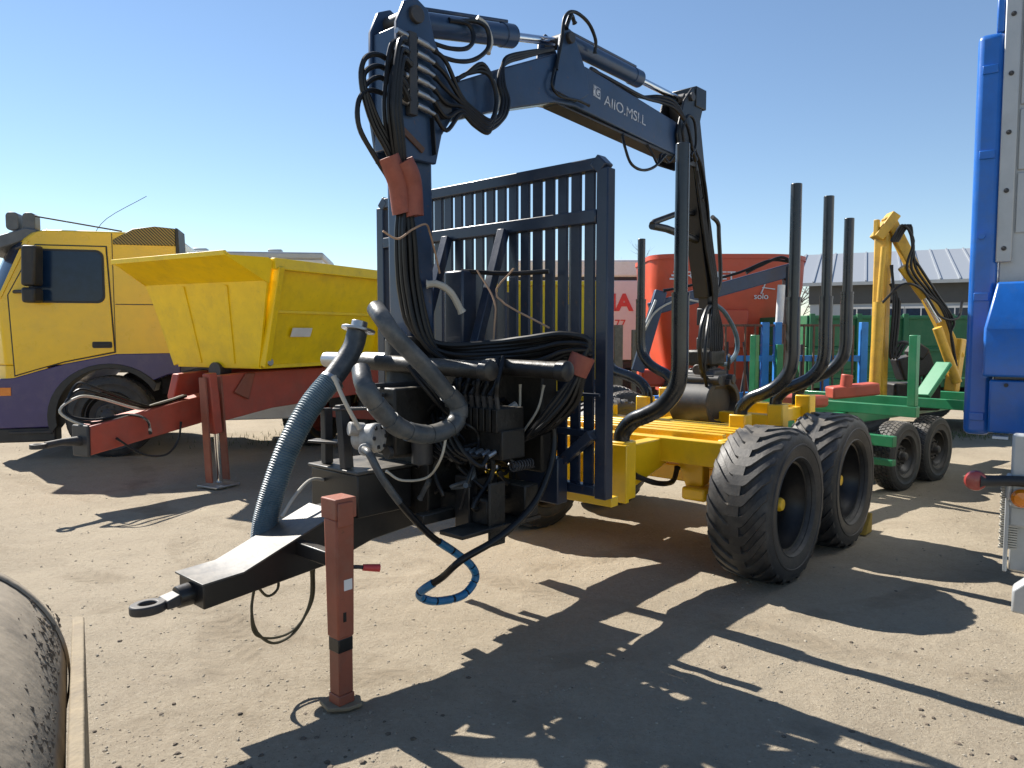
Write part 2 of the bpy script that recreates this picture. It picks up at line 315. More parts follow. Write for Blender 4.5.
# ------------------------------------------------------------------ wheels
def tyre_mesh(Rr, w, rim, style):
    b = MB(); hw = w/2; H = Rr-rim
    prof = [(rim, -hw*0.72), (rim+H*0.10, -hw*0.92), (rim+H*0.14, -hw*0.965), (rim+H*0.17, -hw*0.945), (rim+H*0.38, -hw*1.0), (rim+H*0.50, -hw*1.0), (rim+H*0.515, -hw*1.018), (rim+H*0.56, -hw*1.015), (rim+H*0.575, -hw*0.99), (rim+H*0.66, -hw*0.98), (rim+H*0.84, -hw*0.945), (rim+H*0.93, -hw*0.83), (rim+H*0.968, -hw*0.5), (rim+H*0.975, 0)]
    prof = prof + [(r, -h) for r, h in prof[-2::-1]]
    N = 64
    b.lathe(prof, (0, 0, 0), (0, -1, 0), N)
    b.f = [f for f in b.f if len(f) == 4]
    m = len(prof)
    o = 0
    b.f += [(k, (m-1)*N+k, (m-1)*N+(k+1) % N, (k+1) % N) for k in range(N)]
    def rad(t):
        a = abs(t)/hw
        xs = [0, .5, .83, .945, .98, 1.0]; ys = [.975, .968, .93, .84, .66, .38]
        return rim+H*float(np.interp(a, xs, ys))
    def pt(t, ang, h): r = rad(t)+h; return V3(r*math.cos(ang), t, -r*math.sin(ang))
    def lug(path, h):                    # path: list of (t, ang0, ang1, height factor)
        vs = []
        for t, a0, a1, k in path:
            ch = 0.012/Rr
            vs += [pt(t, a0-ch, -0.012), pt(t, a0, h*k), pt(t, a1, h*k), pt(t, a1+ch, -0.012)]
        fs = []
        for i in range(len(path)-1):
            for j in range(3): fs.append((i*4+j, i*4+j+1, i*4+4+j+1, i*4+4+j))
        fs += [(3, 2, 1, 0), tuple(len(vs)-4+j for j in range(4))]
        b.add(vs, fs)
    if style == 'lug':
        n = 25; p = 2*math.pi/n
        for i in range(n):
            a = i*p
            for sgn, off in ((1, 0.0), (-1, 0.5*p)):
                def q(x): return sgn*x*hw
                sw = -1.0
                lug([(q(-0.16), a+off, a+off+0.52*p, 1), (q(0.20), a+off, a+off+0.52*p, 1), (q(0.30), a+off+0.10*p, a+off+0.60*p, 1), (q(0.55), a+off+0.62*p, a+off+1.06*p, 1), (q(0.78), a+off+1.15*p, a+off+1.54*p, 1), (q(0.93), a+off+1.5*p, a+off+1.86*p, 0.8), (q(0.985), a+off+1.66*p, a+off+1.90*p, 0.3)], 0.017)
    else:
        n = 46; p = 2*math.pi/n
        rows = [(-0.84, -0.56), (-0.50, -0.20), (-0.14, 0.14), (0.20, 0.50), (0.56, 0.84)]
        for i in range(n):
            for j, (x0, x1) in enumerate(rows):
                a = i*p+(j % 2)*0.4*p; sk = (0.25 if j < 2 else -0.25)*p
                lug([(x0*hw, a, a+0.70*p, 1), (x1*hw, a+sk, a+sk+0.70*p, 1)], 0.008)
    return b
def make_wheel(parent, s, t_out, Rr, w, rim, style='lug', zc=None, rim_mat='rim_black', hub_mat='yellow_paint', dish=0.17, bolts=8, hub_r=0.042, hub_out=0.03):
    e = empty('wheel', parent, V3(s, t_out-w/2, Rr-0.012 if zc is None else zc))
    tyre_mesh(Rr, w, rim, style).build('tyre', 'tyre_rubber', e, smooth=45)
    hw = w/2
    b = MB(); y = lambda t: (0, -t, 0)
    b.lathe([(rim+0.012, hw*0.86), (rim+0.014, hw*0.74), (rim-0.012, hw*0.70), (rim-0.022, hw*0.45), (rim-0.05, hw*0.2), (rim-0.055, hw-dish), (rim*0.62, hw-dish-0.015), (rim*0.55, hw-dish+0.01), (rim*0.30, hw-dish+0.01), (0.0, hw-dish+0.01)], (0, 0, 0), (0, -1, 0), 40, False)
    b.lathe([(rim+0.012, -hw*0.86), (rim-0.012, -hw*0.70), (rim-0.03, -hw*0.3), (rim*0.5, -hw*0.2), (0, -hw*0.2)], (0, 0, 0), (0, -1, 0), 40, False)
    b.build('rim', rim_mat, e)
    h = MB(); h.lathe([(hub_r*1.25, hw-dish), (hub_r*1.25, hw-dish+0.02), (hub_r, hw-dish+0.03), (hub_r, hw-dish+0.03+hub_out), (hub_r*0.8, hw-dish+0.045+hub_out), (0, hw-dish+0.05+hub_out)], (0, 0, 0), (0, -1, 0), 20)
    h.build('hub_cap', hub_mat, e)
    bo = MB()
    for k in range(bolts):
        a = 2*math.pi*k/bolts; r = rim*0.44
        bo.cyl(V3(r*math.cos(a), hw-dish+0.008, r*math.sin(a)), V3(r*math.cos(a), hw-dish+0.035, r*math.sin(a)), 0.011, n=6)
    if bolts: bo.build('wheel_nuts', 'dark_steel', e)['kind'] = 'stuff'
    return e
def dup_wheel(wh, s, t_out, w, zc, flip=False, parent=None, spin=0.0):
    c = copy_tree(wh, parent or wh.parent); c.location = V3(s, t_out-(w/2 if not flip else -w/2), zc)
    c.rotation_euler = (0, spin, math.pi if flip else 0); return c

# ------------------------------------------------------------------ ground
def vnoise(x, y, seed):
    xi = np.floor(x).astype(np.int64); yi = np.floor(y).astype(np.int64); xf = x-xi; yf = y-yi
    def h(a, b):
        n = (a*374761393 + b*668265263 + seed*974711) & 0x7fffffff
        n = ((n ^ (n >> 13))*1274126177) & 0x7fffffff
        return ((n ^ (n >> 16)) & 0xffff)/65535.0
    u = xf*xf*(3-2*xf); w = yf*yf*(3-2*yf)
    return (h(xi, yi)*(1-u)+h(xi+1, yi)*u)*(1-w)+(h(xi, yi+1)*(1-u)+h(xi+1, yi+1)*u)*w-0.5
def ground_h(x, y):
    x = np.asarray(x, float); y = np.asarray(y, float)
    z = 0.018*vnoise(x*0.9, y*0.9, 1)+0.012*vnoise(x*2.7, y*2.7, 2)+0.010*vnoise(x*7.3, y*7.3, 3)+0.006*vnoise(x*17, y*17, 4)
    c = x*0.90-y*0.43                                    # shallow wheel ruts that cross the yard
    z = z-0.012*np.exp(-((c-1.0+0.2*np.sin(y*0.5))/0.22)**2)*(0.6+vnoise(x*5, y*5, 8))-0.010*np.exp(-((c+2.9)/0.25)**2)
    return z-0.004
def make_ground():
    k = np.linspace(-1, 1, 470); gx = 0.5+600*np.sinh(k*6.9)/math.sinh(6.9)
    gy = 3.6+900*np.sinh(k*7.3)/math.sinh(7.3); gy = gy[gy > -60]
    X, Y = np.meshgrid(gx, gy); Zz = ground_h(X, Y)*np.clip(1.6-np.hypot(X, Y)/60, 0, 1)
    nx, ny = len(gx), len(gy)
    co = np.stack([X, Y, Zz], -1).reshape(-1, 3).astype(np.float32)
    i = np.arange(nx*ny).reshape(ny, nx)
    q = np.stack([i[:-1, :-1], i[:-1, 1:], i[1:, 1:], i[1:, :-1]], -1).reshape(-1, 4)
    me = bpy.data.meshes.new('ground'); me.vertices.add(len(co)); me.vertices.foreach_set('co', co.ravel())
    me.loops.add(q.size); me.loops.foreach_set('vertex_index', q.ravel().astype(np.int32))
    me.polygons.add(len(q)); me.polygons.foreach_set('loop_start', np.arange(0, q.size, 4, dtype=np.int32))
    me.update(calc_edges=True); me.polygons.foreach_set('use_smooth', [True]*len(q))
    me.materials.append(M['yard_sand']); o = bpy.data.objects.new('ground', me); COL.objects.link(o)
    o['kind'] = 'structure'; o['label'] = 'dry sandy gravel yard in hard sunlight'
make_ground()
def stones(name, n, rnd, size, material, label, cat):
    v = []; f = []
    rg = random.Random(name)
    for i in range(n):
        x, y = rnd(rg); r = size(rg); z = float(ground_h(x, y)); o = len(v); a = rg.uniform(0, 6.28); fl = rg.uniform(0.35, 0.8)
        for lv, rr in ((-0.4, 0.75), (0.25, 1.0), (0.8, 0.55)):
            for k in range(5):
                j = rg.uniform(0.7, 1.25)*rr*r
                v.append((x+j*math.cos(a+k*1.2566), y+j*math.sin(a+k*1.2566), z+lv*r*fl))
        f += [(o+b*5+k, o+b*5+(k+1) % 5, o+b*5+5+(k+1) % 5, o+b*5+5+k) for b in (0, 1) for k in range(5)] + [tuple(o+10+k for k in range(5))]
    me = bpy.data.meshes.new(name); me.from_pydata(v, [], f); me.materials.append(M[material])
    o = bpy.data.objects.new(name, me); COL.objects.link(o); o['kind'] = 'stuff'; o['label'] = label; o['category'] = cat
def fan(rg, y0=1.6, y1=12, k=0.75):
    y = y0*(y1/y0)**rg.random(); return rg.uniform(-k, k)*y, y
stones('gravel', 17000, lambda g: fan(g), lambda g: 0.0015+0.0075*g.random()**4, 'pebble', 'loose pale gravel scattered over the sand', 'gravel')
def clodpos(g):
    if g.random() < 0.45: return g.gauss(-1.05, 0.42), g.gauss(2.45, 0.38)
    if g.random() < 0.4: return g.gauss(1.75, 0.45), g.gauss(2.8, 0.4)
    return fan(g, 1.7, 9)
stones('dirt_clods', 900, clodpos, lambda g: 0.003+0.012*g.random()**5, 'clod', 'small dark clods of dirt strewn on the ground', 'dirt')
def grass():
    v = []; f = []; g = random.Random(3)
    for cx, cy, n, sp in ((6.9, 11.4, 260, .35), (7.9, 11.9, 220, .4), (6.0, 12.2, 200, .5), (-3.6, 10.8, 200, .7), (-2.2, 12.0, 260, .8), (1.2, 10.5, 160, .6), (9.4, 12.6, 200, .6)):
        for i in range(n):
            x = g.gauss(cx, sp); y = g.gauss(cy, sp*0.7); z = float(ground_h(x, y)); a = g.uniform(0, 6.28); h = g.uniform(.03, .09); w = .006; o = len(v)
            dx, dy = math.cos(a), math.sin(a); lx, ly = g.gauss(0, .02), g.gauss(0, .02)
            v += [(x-dx*w, y-dy*w, z-.01), (x+dx*w, y+dy*w, z-.01), (x+lx, y+ly, z+h)]; f.append((o, o+1, o+2))
    me = bpy.data.meshes.new('grass'); me.from_pydata(v, [], f); me.materials.append(M['grass_blade'])
    o = bpy.data.objects.new('grass', me); COL.objects.link(o); o['kind'] = 'stuff'; o['label'] = 'sparse short grass tufts at the yard edge'; o['category'] = 'grass'
grass()

# ------------------------------------------------------------------ the forestry trailer with its crane
FT = thing('forestry_trailer', 'yellow twin-axle forestry trailer with dark blue loading crane and tall slatted headboard', 'trailer', -1.418, 2.85, 42.24)
def hitch_eye():
    b = MB(); n = 24
    ro, ri, z0, z1 = .055, .026, .468, .505
    vs = []
    for z in (z0, z1):
        for rr in (ro, ri):
            for k in range(n):
                a = 2*math.pi*k/n; vs.append(V3(.0+rr*1.25*math.cos(a), rr*math.sin(a), z))
    def q(l, r, k): return (l*2+r)*n+k % n
    fs = []
    for k in range(n):
        fs += [(q(0,0,k), q(0,0,k+1), q(1,0,k+1), q(1,0,k)), (q(0,1,k), q(1,1,k), q(1,1,k+1), q(0,1,k+1)), (q(1,0,k), q(1,0,k+1), q(1,1,k+1), q(1,1,k)), (q(0,0,k), q(0,1,k), q(0,1,k+1), q(0,0,k+1))]
    b.add(vs, fs)
    b.hexa([V3(.055,-.045,.47), V3(.14,-.035,.47), V3(.14,.035,.47), V3(.055,.045,.47), V3(.055,-.045,.505), V3(.14,-.035,.525), V3(.14,.035,.525), V3(.055,.045,.505)])
    b.build('hitch_eye', 'dark_steel', FT, bevel=.006)
    MB().cyl(V3(.11, 0, .497), V3(.22, 0, .503), .044, .048, 24).build('hitch_shaft', 'black_paint', FT, bevel=.004)
hitch_eye()
b = MB()
b.prism([(.17, .455), (.17, .555), (.33, .565), (.80, .735), (1.30, .76), (2.1, .78), (2.1, .66), (1.0, .57), (.75, .505)], -.11, .11)
b.build('drawbar', 'black_paint', FT, bevel=.006)
MB().prism([(.16, .557), (.335, .567), (.805, .738), (.805, .746), (.335, .575), (.16, .565)], -.125, .125).build('drawbar_cover', 'sheen_black', FT, bevel=.002)
# support leg
b = MB(); b.beam(V3(.61, .40, .30), V3(.61, .40, .80), .080, .080, w1=.090, h1=.090); leg = b.build('support_leg', 'stand_red', FT, bevel=.008)
MB().beam(V3(.61, .40, .06), V3(.61, .40, .31), .070, .070).build('inner_tube', 'stand_red', leg, bevel=.005)
MB().beam(V3(.61, .40, .24), V3(.61, .40, .299), .072, .072).build('painted_band', 'black_paint', leg, bevel=.004)
b = MB(); b.box(.558, .662, .348, .452, .80, .885); b.box(.565, .64, .4525, .462, .77, .87); b.build('leg_cap', 'stand_red', leg, bevel=.012)
b = MB(); b.box(.572, .648, .362, .438, .018, .06); b.build('foot', 'stand_red', leg, bevel=.004)
MB().box(.60, .64, .4422, .4438, .50, .545).build('sticker', 'white_paint', leg)
MB().box(.595, .61, .436, .4425, .37, .41).build('pin_hole', 'grime_shade', leg)
b = MB(); b.tube([V3(.66, .34, .565), V3(.72, .38, .56), V3(.74, .39, .555)], .009, 8); b.build('lever', 'dark_steel', leg)
MB().cyl(V3(.735, .388, .556), V3(.80, .42, .545), .014, .017, 10).build('lever_grip', 'letter_red', leg)
MB().box(.585, .635, .10, .352, .585, .645).build('leg_bracket', 'black_paint', FT, bevel=.005)
# boxes and brackets on the drawbar, pump
b = MB(); b.box(.88, 1.20, -.22, .16, .70, .90); pb = b.build('tool_box', 'black_paint', FT, bevel=.006)
MB().box(.868, 1.21, -.232, .172, .9035, .918).build('lid', 'sheen_black', pb, bevel=.004)
b = MB(); b.beam(V3(.92, -.14, .92), V3(.92, -.14, 1.19), .04, .045); b.beam(V3(.90, .05, .92), V3(.89, .03, 1.22), .045, .05); b.beam(V3(.86, -.18, 1.035), V3(.96, .02, 1.03), .08, .012); b.beam(V3(.86, .0, 1.20), V3(1.0, .10, 1.20), .08, .012)
b.build('pump_bracket', 'dark_steel', FT, bevel=.004)
b = MB(); b.lathe([(0, -.08), (.045, -.08), (.05, -.03), (.068, -.02), (.068, .04), (.06, .05), (0, .05)], V3(.94, .18, 1.07), V3(.35, .9, .15), 22)
b.cyl(V3(.89, .21, 1.03), V3(.83, .28, 1.04), .027); b.cyl(V3(.92, .16, 1.11), V3(.85, .14, 1.12), .032)
pump = b.build('hydraulic_pump', 'cast_grey', FT, bevel=.005)
for k in range(6):
    a = k*math.pi/3; ax = Vector((.35, -.9, .15)).normalized(); x = ax.cross(Z).normalized(); y = ax.cross(x); c = V3(.94, .18, 1.07)+x*.05*math.cos(a)+y*.05*math.sin(a)
    MB().cyl(c+ax*.038, c+ax*.056, .010, n=6).build('bolt', 'dark_steel', pump)
# chassis beams under the crane
b = MB(); b.box(1.22, 1.62, -.22, .26, .66, 1.05); b.box(1.30, 1.40, -.30, .58, .66, .78); b.box(1.52, 1.62, -.30, .62, .66, .82); b.box(1.295, 1.405, .585, .60, .56, .86); b.build('crane_base', 'grime_shade', FT, bevel=.008)
b = MB(); b.box(1.30, 1.50, .40, .46, .80, .86); b.box(1.28, 1.34, .38, .48, .62, .88); b.box(1.1, 1.6, .30, .36, .66, .71); b.build('outrigger', 'black_paint', FT, bevel=.006)
for tt in (-.28, .28):
    MB().prism([(1.62, .70), (1.62, .835), (5.15, .85), (5.15, .70), (3.35, .67), (2.95, .565), (2.5, .56), (2.25, .66)], tt-.05, tt+.05).build('frame_beam', 'yellow_paint', FT, bevel=.008)
MB().box(1.1, 1.64, .47, .62, .64, .66).build('side_plate', 'black_paint', FT, bevel=.003)
# slewing cylinders across the trailer
for s0, z0 in ((1.20, 1.41), (1.46, 1.405)):
    b = MB(); b.cyl(V3(s0, -.34, z0), V3(s0, .70 if s0 < 1.3 else .92, z0-.02), .040, n=20); c = b.build('slewing_cylinder', 'grime_shade', FT, bevel=.006)  # blackened here to stand for the shade of the hose bundle above
    MB().lathe([(.0, 0), (.047, 0), (.047, .05), (.038, .055), (0, .055)], V3(s0, .655 if s0 < 1.3 else .875, z0-.02), (0, -1, 0), 20).build('end_cap', 'black_paint', c, bevel=.004)
    MB().cyl(V3(s0, -.55, z0), V3(s0, -.34, z0), .042, n=20).build('end_tube', 'steel', c, bevel=.004)
# column
b = MB(); b.lathe([(.16, .95), (.16, 1.20), (.13, 1.26), (.13, 1.52), (.115, 1.54)], V3(1.335, 0, 0), (0, 0, 1), 28); b.build('slewing_housing', 'grime_shade', FT, bevel=.006)
b = MB(); b.beam(V3(1.355, -.01, 1.45), V3(1.345, -.01, 2.62), .17, .17); col = b.build('crane_column', 'crane_paint', FT, bevel=.022, seg=3)
head = [(1.21, 2.40), (1.17, 2.62), (1.175, 3.03), (1.225, 3.14), (1.30, 3.175), (1.375, 3.14), (1.42, 3.0), (1.56, 2.80), (1.57, 2.70), (1.46, 2.55), (1.42, 2.40)]
b = MB(); b.prism(head, .088, .112); b.prism(head, -.112, -.088); b.box(1.19, 1.215, -.088, .088, 2.45, 3.02)
ch = b.build('column_head', 'crane_paint', FT, bevel=.006)
for s_, z_, r_ in ((1.29, 3.09, .042), (1.46, 2.68, .050)):
    MB().cyl(V3(s_, -.135, z_), V3(s_, .135, z_), r_, n=20).build('pin', 'dark_steel', ch, bevel=.004)
MB().beam(V3(1.38, .117, 2.62), V3(1.395, .117, 2.44), .05, .006).build('slot_plate', 'black_paint', ch, bevel=.002)
MB().beam(V3(1.20, .116, 2.53), V3(1.33, .118, 2.45), .03, .012, up=(0, 1, 0)).build('stop_block', 'rusty_steel', ch, bevel=.003)
# main boom
b = MB()
bot = [(1.40, 2.58), (1.55, 2.645), (1.93, 2.785), (2.41, 2.935), (2.62, 2.955), (3.92, 2.865)]
top = [(3.97, 3.10), (2.95, 3.205), (2.72, 3.225), (2.42, 3.225), (1.95, 3.02), (1.60, 2.86), (1.43, 2.80)]
b.prism(bot+top, -.072, .072); boom = b.build('main_boom', 'crane_paint', FT, bevel=.008)
ear = [(2.38, 3.0), (2.41, 3.13), (2.44, 3.33), (2.50, 3.40), (2.56, 3.385), (2.62, 3.30), (2.71, 3.17), (2.73, 3.05), (2.6, 2.975)]
b = MB(); b.prism(ear, .0735, .092); b.prism(ear, -.092, -.0735); b.build('boom_bracket', 'crane_paint', boom, bevel=.005)
MB().cyl(V3(2.52, -.12, 3.335), V3(2.52, .12, 3.335), .034, n=18).build('pin', 'dark_steel', boom, bevel=.004)
MB().prism([(2.46, 2.935), (3.93, 2.845), (3.93, 2.872), (2.46, 2.945)], -.06, .06).build('wear_strip', 'dark_steel', boom, bevel=.003)
# worn lettering on the boom
yd = (0.055, 0, 1)
MB().add([V3(2.80, .0735, 3.065), V3(2.875, .0735, 3.055), V3(2.875, .0735, 3.125), V3(2.80, .0735, 3.135)], [(0, 1, 2, 3)]).build('emblem', 'sticker_white', boom)
xd = V3(1, 0, -.072)
text('emblem_letter', 'G', .075, 'crane_paint', boom, V3(2.818, .0742, 3.072), xd, Z, .0008)
text('lettering', 'AIIO.MSI.L', .095, 'sticker_white', boom, V3(2.915, .0737, 3.035), xd, Z, .0008, width=.50)
# lift cylinder (top left) and stick cylinder (top right)
def cylinder(name, p0, p1, f, r, rr, mt='crane_paint', parent=FT):
    p0, p1 = V3(*p0), V3(*p1); m = p0.lerp(p1, f); d = (p1-p0).normalized()
    b = MB(); b.tube([p0, p0+d*.03, p0+d*.031, m-d*.09, m-d*.089, m], [r*.8, r*.9, r*.92, r*.92, r, r], 22)
    b.cyl(p0+Vector((0, .06, 0)), p0-Vector((0, .06, 0)), r*.7)
    c = b.build(name, mt, parent, bevel=.004)
    MB().cyl(m, p1, rr, n=16).build('rod', 'chrome', c)
    MB().cyl(p1+Vector((0, .055, 0)), p1-Vector((0, .055, 0)), rr*1.6).build('rod_eye', 'dark_steel', c, bevel=.003)
    MB().tube([p0+d*.10+Z*(r+.012), m-d*.04+Z*(r+.012)], .011, 8).build('oil_pipe', mt, c)
    return c
c1 = cylinder('lift_cylinder', (1.30, 0, 3.09), (2.52, 0, 3.335), .66, .066, .025)
c2 = cylinder('stick_cylinder', (2.58, 0, 3.36), (4.0, 0, 3.325), .60, .060, .024)
# knuckle and outer boom
k = [(3.86, 2.82), (3.80, 3.02), (3.90, 3.28), (4.02, 3.40), (4.16, 3.40), (4.18, 3.26), (4.10, 3.05), (4.10, 2.82)]
b = MB(); b.prism(k, .082, .10); b.prism(k, -.10, -.082); b.box(4.06, 4.22, -.11, .11, 3.27, 3.42); kn = b.build('knuckle', 'black_paint', FT, bevel=.006)
for s_, z_ in ((3.95, 2.95), (4.0, 3.325)):
    MB().cyl(V3(s_, -.12, z_), V3(s_, .12, z_), .032).build('pin', 'dark_steel', kn, bevel=.003)
b = MB(); b.beam(V3(4.06, 0, 3.30), V3(4.47, 0, 1.86), .15, .21, up=(1, 0, 0), w1=.13, h1=.16); ob = b.build('outer_boom', 'black_paint', FT, bevel=.008)
MB().beam(V3(4.44, 0, 1.98), V3(4.49, 0, 1.74), .085, .10, up=(1, 0, 0)).build('extension', 'dark_steel', ob, bevel=.006)
b = MB(); b.tube([V3(4.24, .0, 3.18), V3(4.42, 0, 2.50)], .040, 14); b.tube([V3(4.42, 0, 2.50), V3(4.555, 0, 1.92)], .022, 10); b.build('extension_cylinder', 'dark_steel', FT)
b = MB(); b.tube([V3(4.30, .02, 2.50), V3(3.99, .02, 2.475), V3(3.63, .02, 2.365), V3(3.60, .02, 2.345)], .022, 10); b.tube([V3(3.60, .02, 2.335), V3(3.80, .02, 2.335), V3(4.30, .02, 2.29)], .028, 10); b.build('hose_guide', 'black_paint', FT)
b = MB(); b.tube([V3(4.50, .03, 2.50), V3(4.60, .03, 2.46), V3(4.62, .03, 2.36), V3(4.66, .03, 2.0), V3(4.56, .03, 1.85)], .018, 8, 5); b.build('hose_guide', 'black_paint', FT)
# rotator and grapple
b = MB(); b.box(4.43, 4.55, -.06, .06, 1.62, 1.76); b.cyl(V3(4.49, 0, 1.50), V3(4.49, 0, 1.62), .05); b.box(4.45, 4.53, -.07, .07, 1.42, 1.52); b.build('link', 'dark_steel', FT, bevel=.008)
b = MB(); b.lathe([(.0, 0), (.085, 0), (.09, .04), (.07, .06), (.075, .15), (.06, .17), (0, .17)], V3(4.48, 0, 1.26), (0, 0, 1), 22); b.box(4.38, 4.58, -.09, .09, 1.22, 1.27); b.build('rotator', 'dark_steel', FT, bevel=.005)
b = MB(); b.box(4.33, 4.63, -.15, .15, 1.12, 1.22); b.cyl(V3(4.36, -.2, 1.18), V3(4.36, .2, 1.18), .04); b.cyl(V3(4.60, -.2, 1.18), V3(4.60, .2, 1.18), .04); b.cyl(V3(4.34, .0, 1.26), V3(4.62, 0, 1.26), .045); gr = b.build('grapple', 'dark_steel', FT, bevel=.008)
for sg in (1, -1):
    outer = []; inner = []
    for kx in range(11):
        a = R(100-kx*19.5); outer.append((4.48+sg*.26*math.cos(R(75-kx*16.5)), .99+.20*math.sin(R(75-kx*16.5)))); inner.append((4.48+sg*.205*math.cos(R(75-kx*16.5)), .99+.15*math.sin(R(75-kx*16.5))))
    off = .02*sg
    b = MB(); b.prism(outer+inner[::-1], -.17+off, .17+off); b.build('jaw', 'dark_steel', gr, bevel=.006)
MB().prism([(4.48+.20*math.cos(R(a)), 1.0+.145*math.sin(R(a))) for a in range(0, 360, 20)], .10, .13).build('jaw_plate', 'dark_steel', gr, bevel=.004)
MB().prism([(4.30, 1.10), (4.38, 1.26), (4.58, 1.26), (4.66, 1.10)], -.14, .14).build('jaw_crown', 'dark_steel', gr, bevel=.02)
# grapple hoses
hose(FT, [(4.50, .06, 1.80), (4.62, .10, 1.72), (4.78, .12, 1.55), (4.80, .12, 1.40), (4.66, .10, 1.30), (4.56, .05, 1.32)], .019, 'hose_blue', sub=8)
hose(FT, [(4.44, .06, 1.78), (4.30, .10, 1.74), (4.18, .12, 1.60), (4.16, .12, 1.42), (4.24, .10, 1.24), (4.38, .06, 1.20)], .019, 'hose_rubber', sub=8)
hose(FT, [(4.48, -.06, 1.76), (4.60, -.1, 1.66), (4.70, -.1, 1.45), (4.74, -.05, 1.22), (4.62, .0, 1.06)], .016, 'hose_rubber', sub=8)
hose(FT, [(4.40, .07, 1.70), (4.26, .12, 1.52), (4.24, .12, 1.26), (4.34, .1, 1.08)], .014, 'hose_rubber', sub=8)
MB().lathe([(.055, -.008), (.068, -.008), (.068, .008), (.055, .008), (.055, -.008)], V3(4.62, .14, 1.32), (.4, -1, 0), 20, False).build('hose_ring', 'dark_steel', FT)

for k in range(7):
    d = .018*k
    hose(FT, [(4.10+d, .085+.01*(k % 2), 2.85-.05*k), (4.20+d, .09, 2.5), (4.30+d, .09, 2.2), (4.40+d*.8, .09, 1.95), (4.44+d*.6, .08, 1.78), (4.40+.03*k, .09, 1.60), (4.38+.03*k, .10, 1.42), (4.42+.02*k, .07, 1.28)], .011, sub=6)
MB().box(4.36, 4.62, -.11, .11, 1.29, 1.42).build('rotator_flange', 'grime_shade', FT, bevel=.02)

# headboard
GS, GW = 1.84, .886
b = MB(); q = .034
outl = [(-GW, .74), (-GW, 2.36), (-GW+.035, 2.395), (GW-.05, 2.395), (GW, 2.345), (GW, .74)]
hb = empty('headboard', FT)
for tt in (-GW+q, GW-q): MB().box(GS-.032, GS+.032, tt-q, tt+q, .74, 2.34).build('post', 'gate_paint', hb, bevel=.006)
MB().beam(V3(GS, -GW+q, 2.335), V3(GS, -GW+.085, 2.385), .064, .06, up=(0, 1, 0)).build('corner_piece', 'gate_paint', hb, bevel=.006)
MB().beam(V3(GS, GW-q, 2.335), V3(GS, GW-.085, 2.385), .066, .065, up=(0, 1, 0)).build('corner_piece', 'gate_paint', hb, bevel=.006)
MB().box(GS-.030, GS+.030, -GW+.06, GW-.07, 2.335, 2.395).build('top_rail', 'gate_paint', hb, bevel=.006)
MB().box(GS-.037, GS+.025, -GW+.068, GW-.068, 2.085, 2.150).build('middle_rail', 'gate_paint', hb, bevel=.006)
MB().box(GS-.030, GS+.030, -GW+.068, GW-.068, 1.04, 1.075).build('lower_rail', 'gate_paint', hb, bevel=.005)
MB().box(GS-.030, GS+.030, -GW+.068, GW-.068, .75, .80).build('bottom_rail', 'gate_paint', hb, bevel=.005)
n = 19; sl = MB().box(GS-.004, GS+.014, -.029, .029, .79, 2.345).build('slat', 'gate_paint', hb, bevel=.002, seg=1)
for i in range(n):
    tt = -GW+.068+(i+.72)*((2*GW-.136)/(n+.44))
    o = sl if i == 0 else sl.copy()
    if i: COL.objects.link(o); o.parent = hb
    o.location = V3(0, tt, 0)
for tt in (.22, -.22):
    MB().beam(V3(1.80, tt, 2.10), V3(1.46, tt+.02, 1.18), .05, .05).build('brace', 'gate_paint', hb, bevel=.004)
MB().beam(V3(1.79, .82, 1.06), V3(1.79, .50, .80), .05, .05).build('brace', 'gate_paint', hb, bevel=.004)
b = MB(); b.box(1.72, 1.80, .28, .66, .70, .93); b.build('headboard_bracket', 'gate_paint', FT, bevel=.006)
b = MB(); b.box(1.67, 1.79, -.55, .60, .86, 1.37); b.build('oil_tank', 'grime_shade', FT, bevel=.012)
b = MB(); b.box(1.55, 1.66, .02, .16, 1.35, 1.88); b.build('filter_housing', 'gate_paint', FT, bevel=.012)
MB().tube([V3(1.60, .10, 1.88), V3(1.70, .35, 1.86), V3(1.78, .55, 1.865)], .012, 8, 4).build('hose', 'hose_rubber', FT)
MB().box(1.79, 1.81, .45, .86, 1.245, 1.262).build('hose_bar', 'gate_paint', FT, bevel=.003)
# yellow bed
def bolster(s, z0, z1, tw, w=.10):
    bo = MB().box(s-w/2, s+w/2, -tw, tw, z0, z1).build('bolster', 'yellow_paint', FT, bevel=.008)
    for sg in (1, -1):
        b = MB(); b.box(s-.062, s+.062, sg*(tw-.02)-.062, sg*(tw-.02)+.062, z0-.05, z1+.085); b.build('stake_socket', 'yellow_paint', bo, bevel=.010)
    return bo
bolster(2.40, .66, .86, .60)
bolster(3.92, .78, .89, .60)
bolster(4.53, .80, .92, .62)
bolster(4.98, .84, .97, .66)
for tt in (.60, -.60):
    MB().box(4.58, 4.98, tt-.03, tt+.03, .86, .96).build('side_beam', 'yellow_paint', FT, bevel=.008)
b = MB().box(2.33, 2.365, .44, .66, .60, .93).build('stake_plate', 'yellow_paint', FT, bevel=.006)
MB().box(3.30, 3.88, -.69, .69, .755, .778).build('deck_sheet', 'yellow_paint', FT, bevel=.003)
MB().box(3.24, 3.32, -.785, .785, .69, .856).build('crossbar', 'yellow_paint', FT, bevel=.008)
for sg in (1, -1): MB().box(3.325, 3.86, sg*.735-.03, sg*.735+.03, .78, .862).build('side_rail', 'yellow_paint', FT, bevel=.008)
for i, s_ in enumerate((3.44, 3.57, 3.70, 3.82)):
    MB().box(s_-.028, s_+.028, -.70, .70, .80, .885).build('crossbar', 'yellow_paint', FT, bevel=.008)
MB().box(3.3, 5.1, -.22, .22, .70, .75).build('deck_plate', 'yellow_paint', FT, bevel=.004)
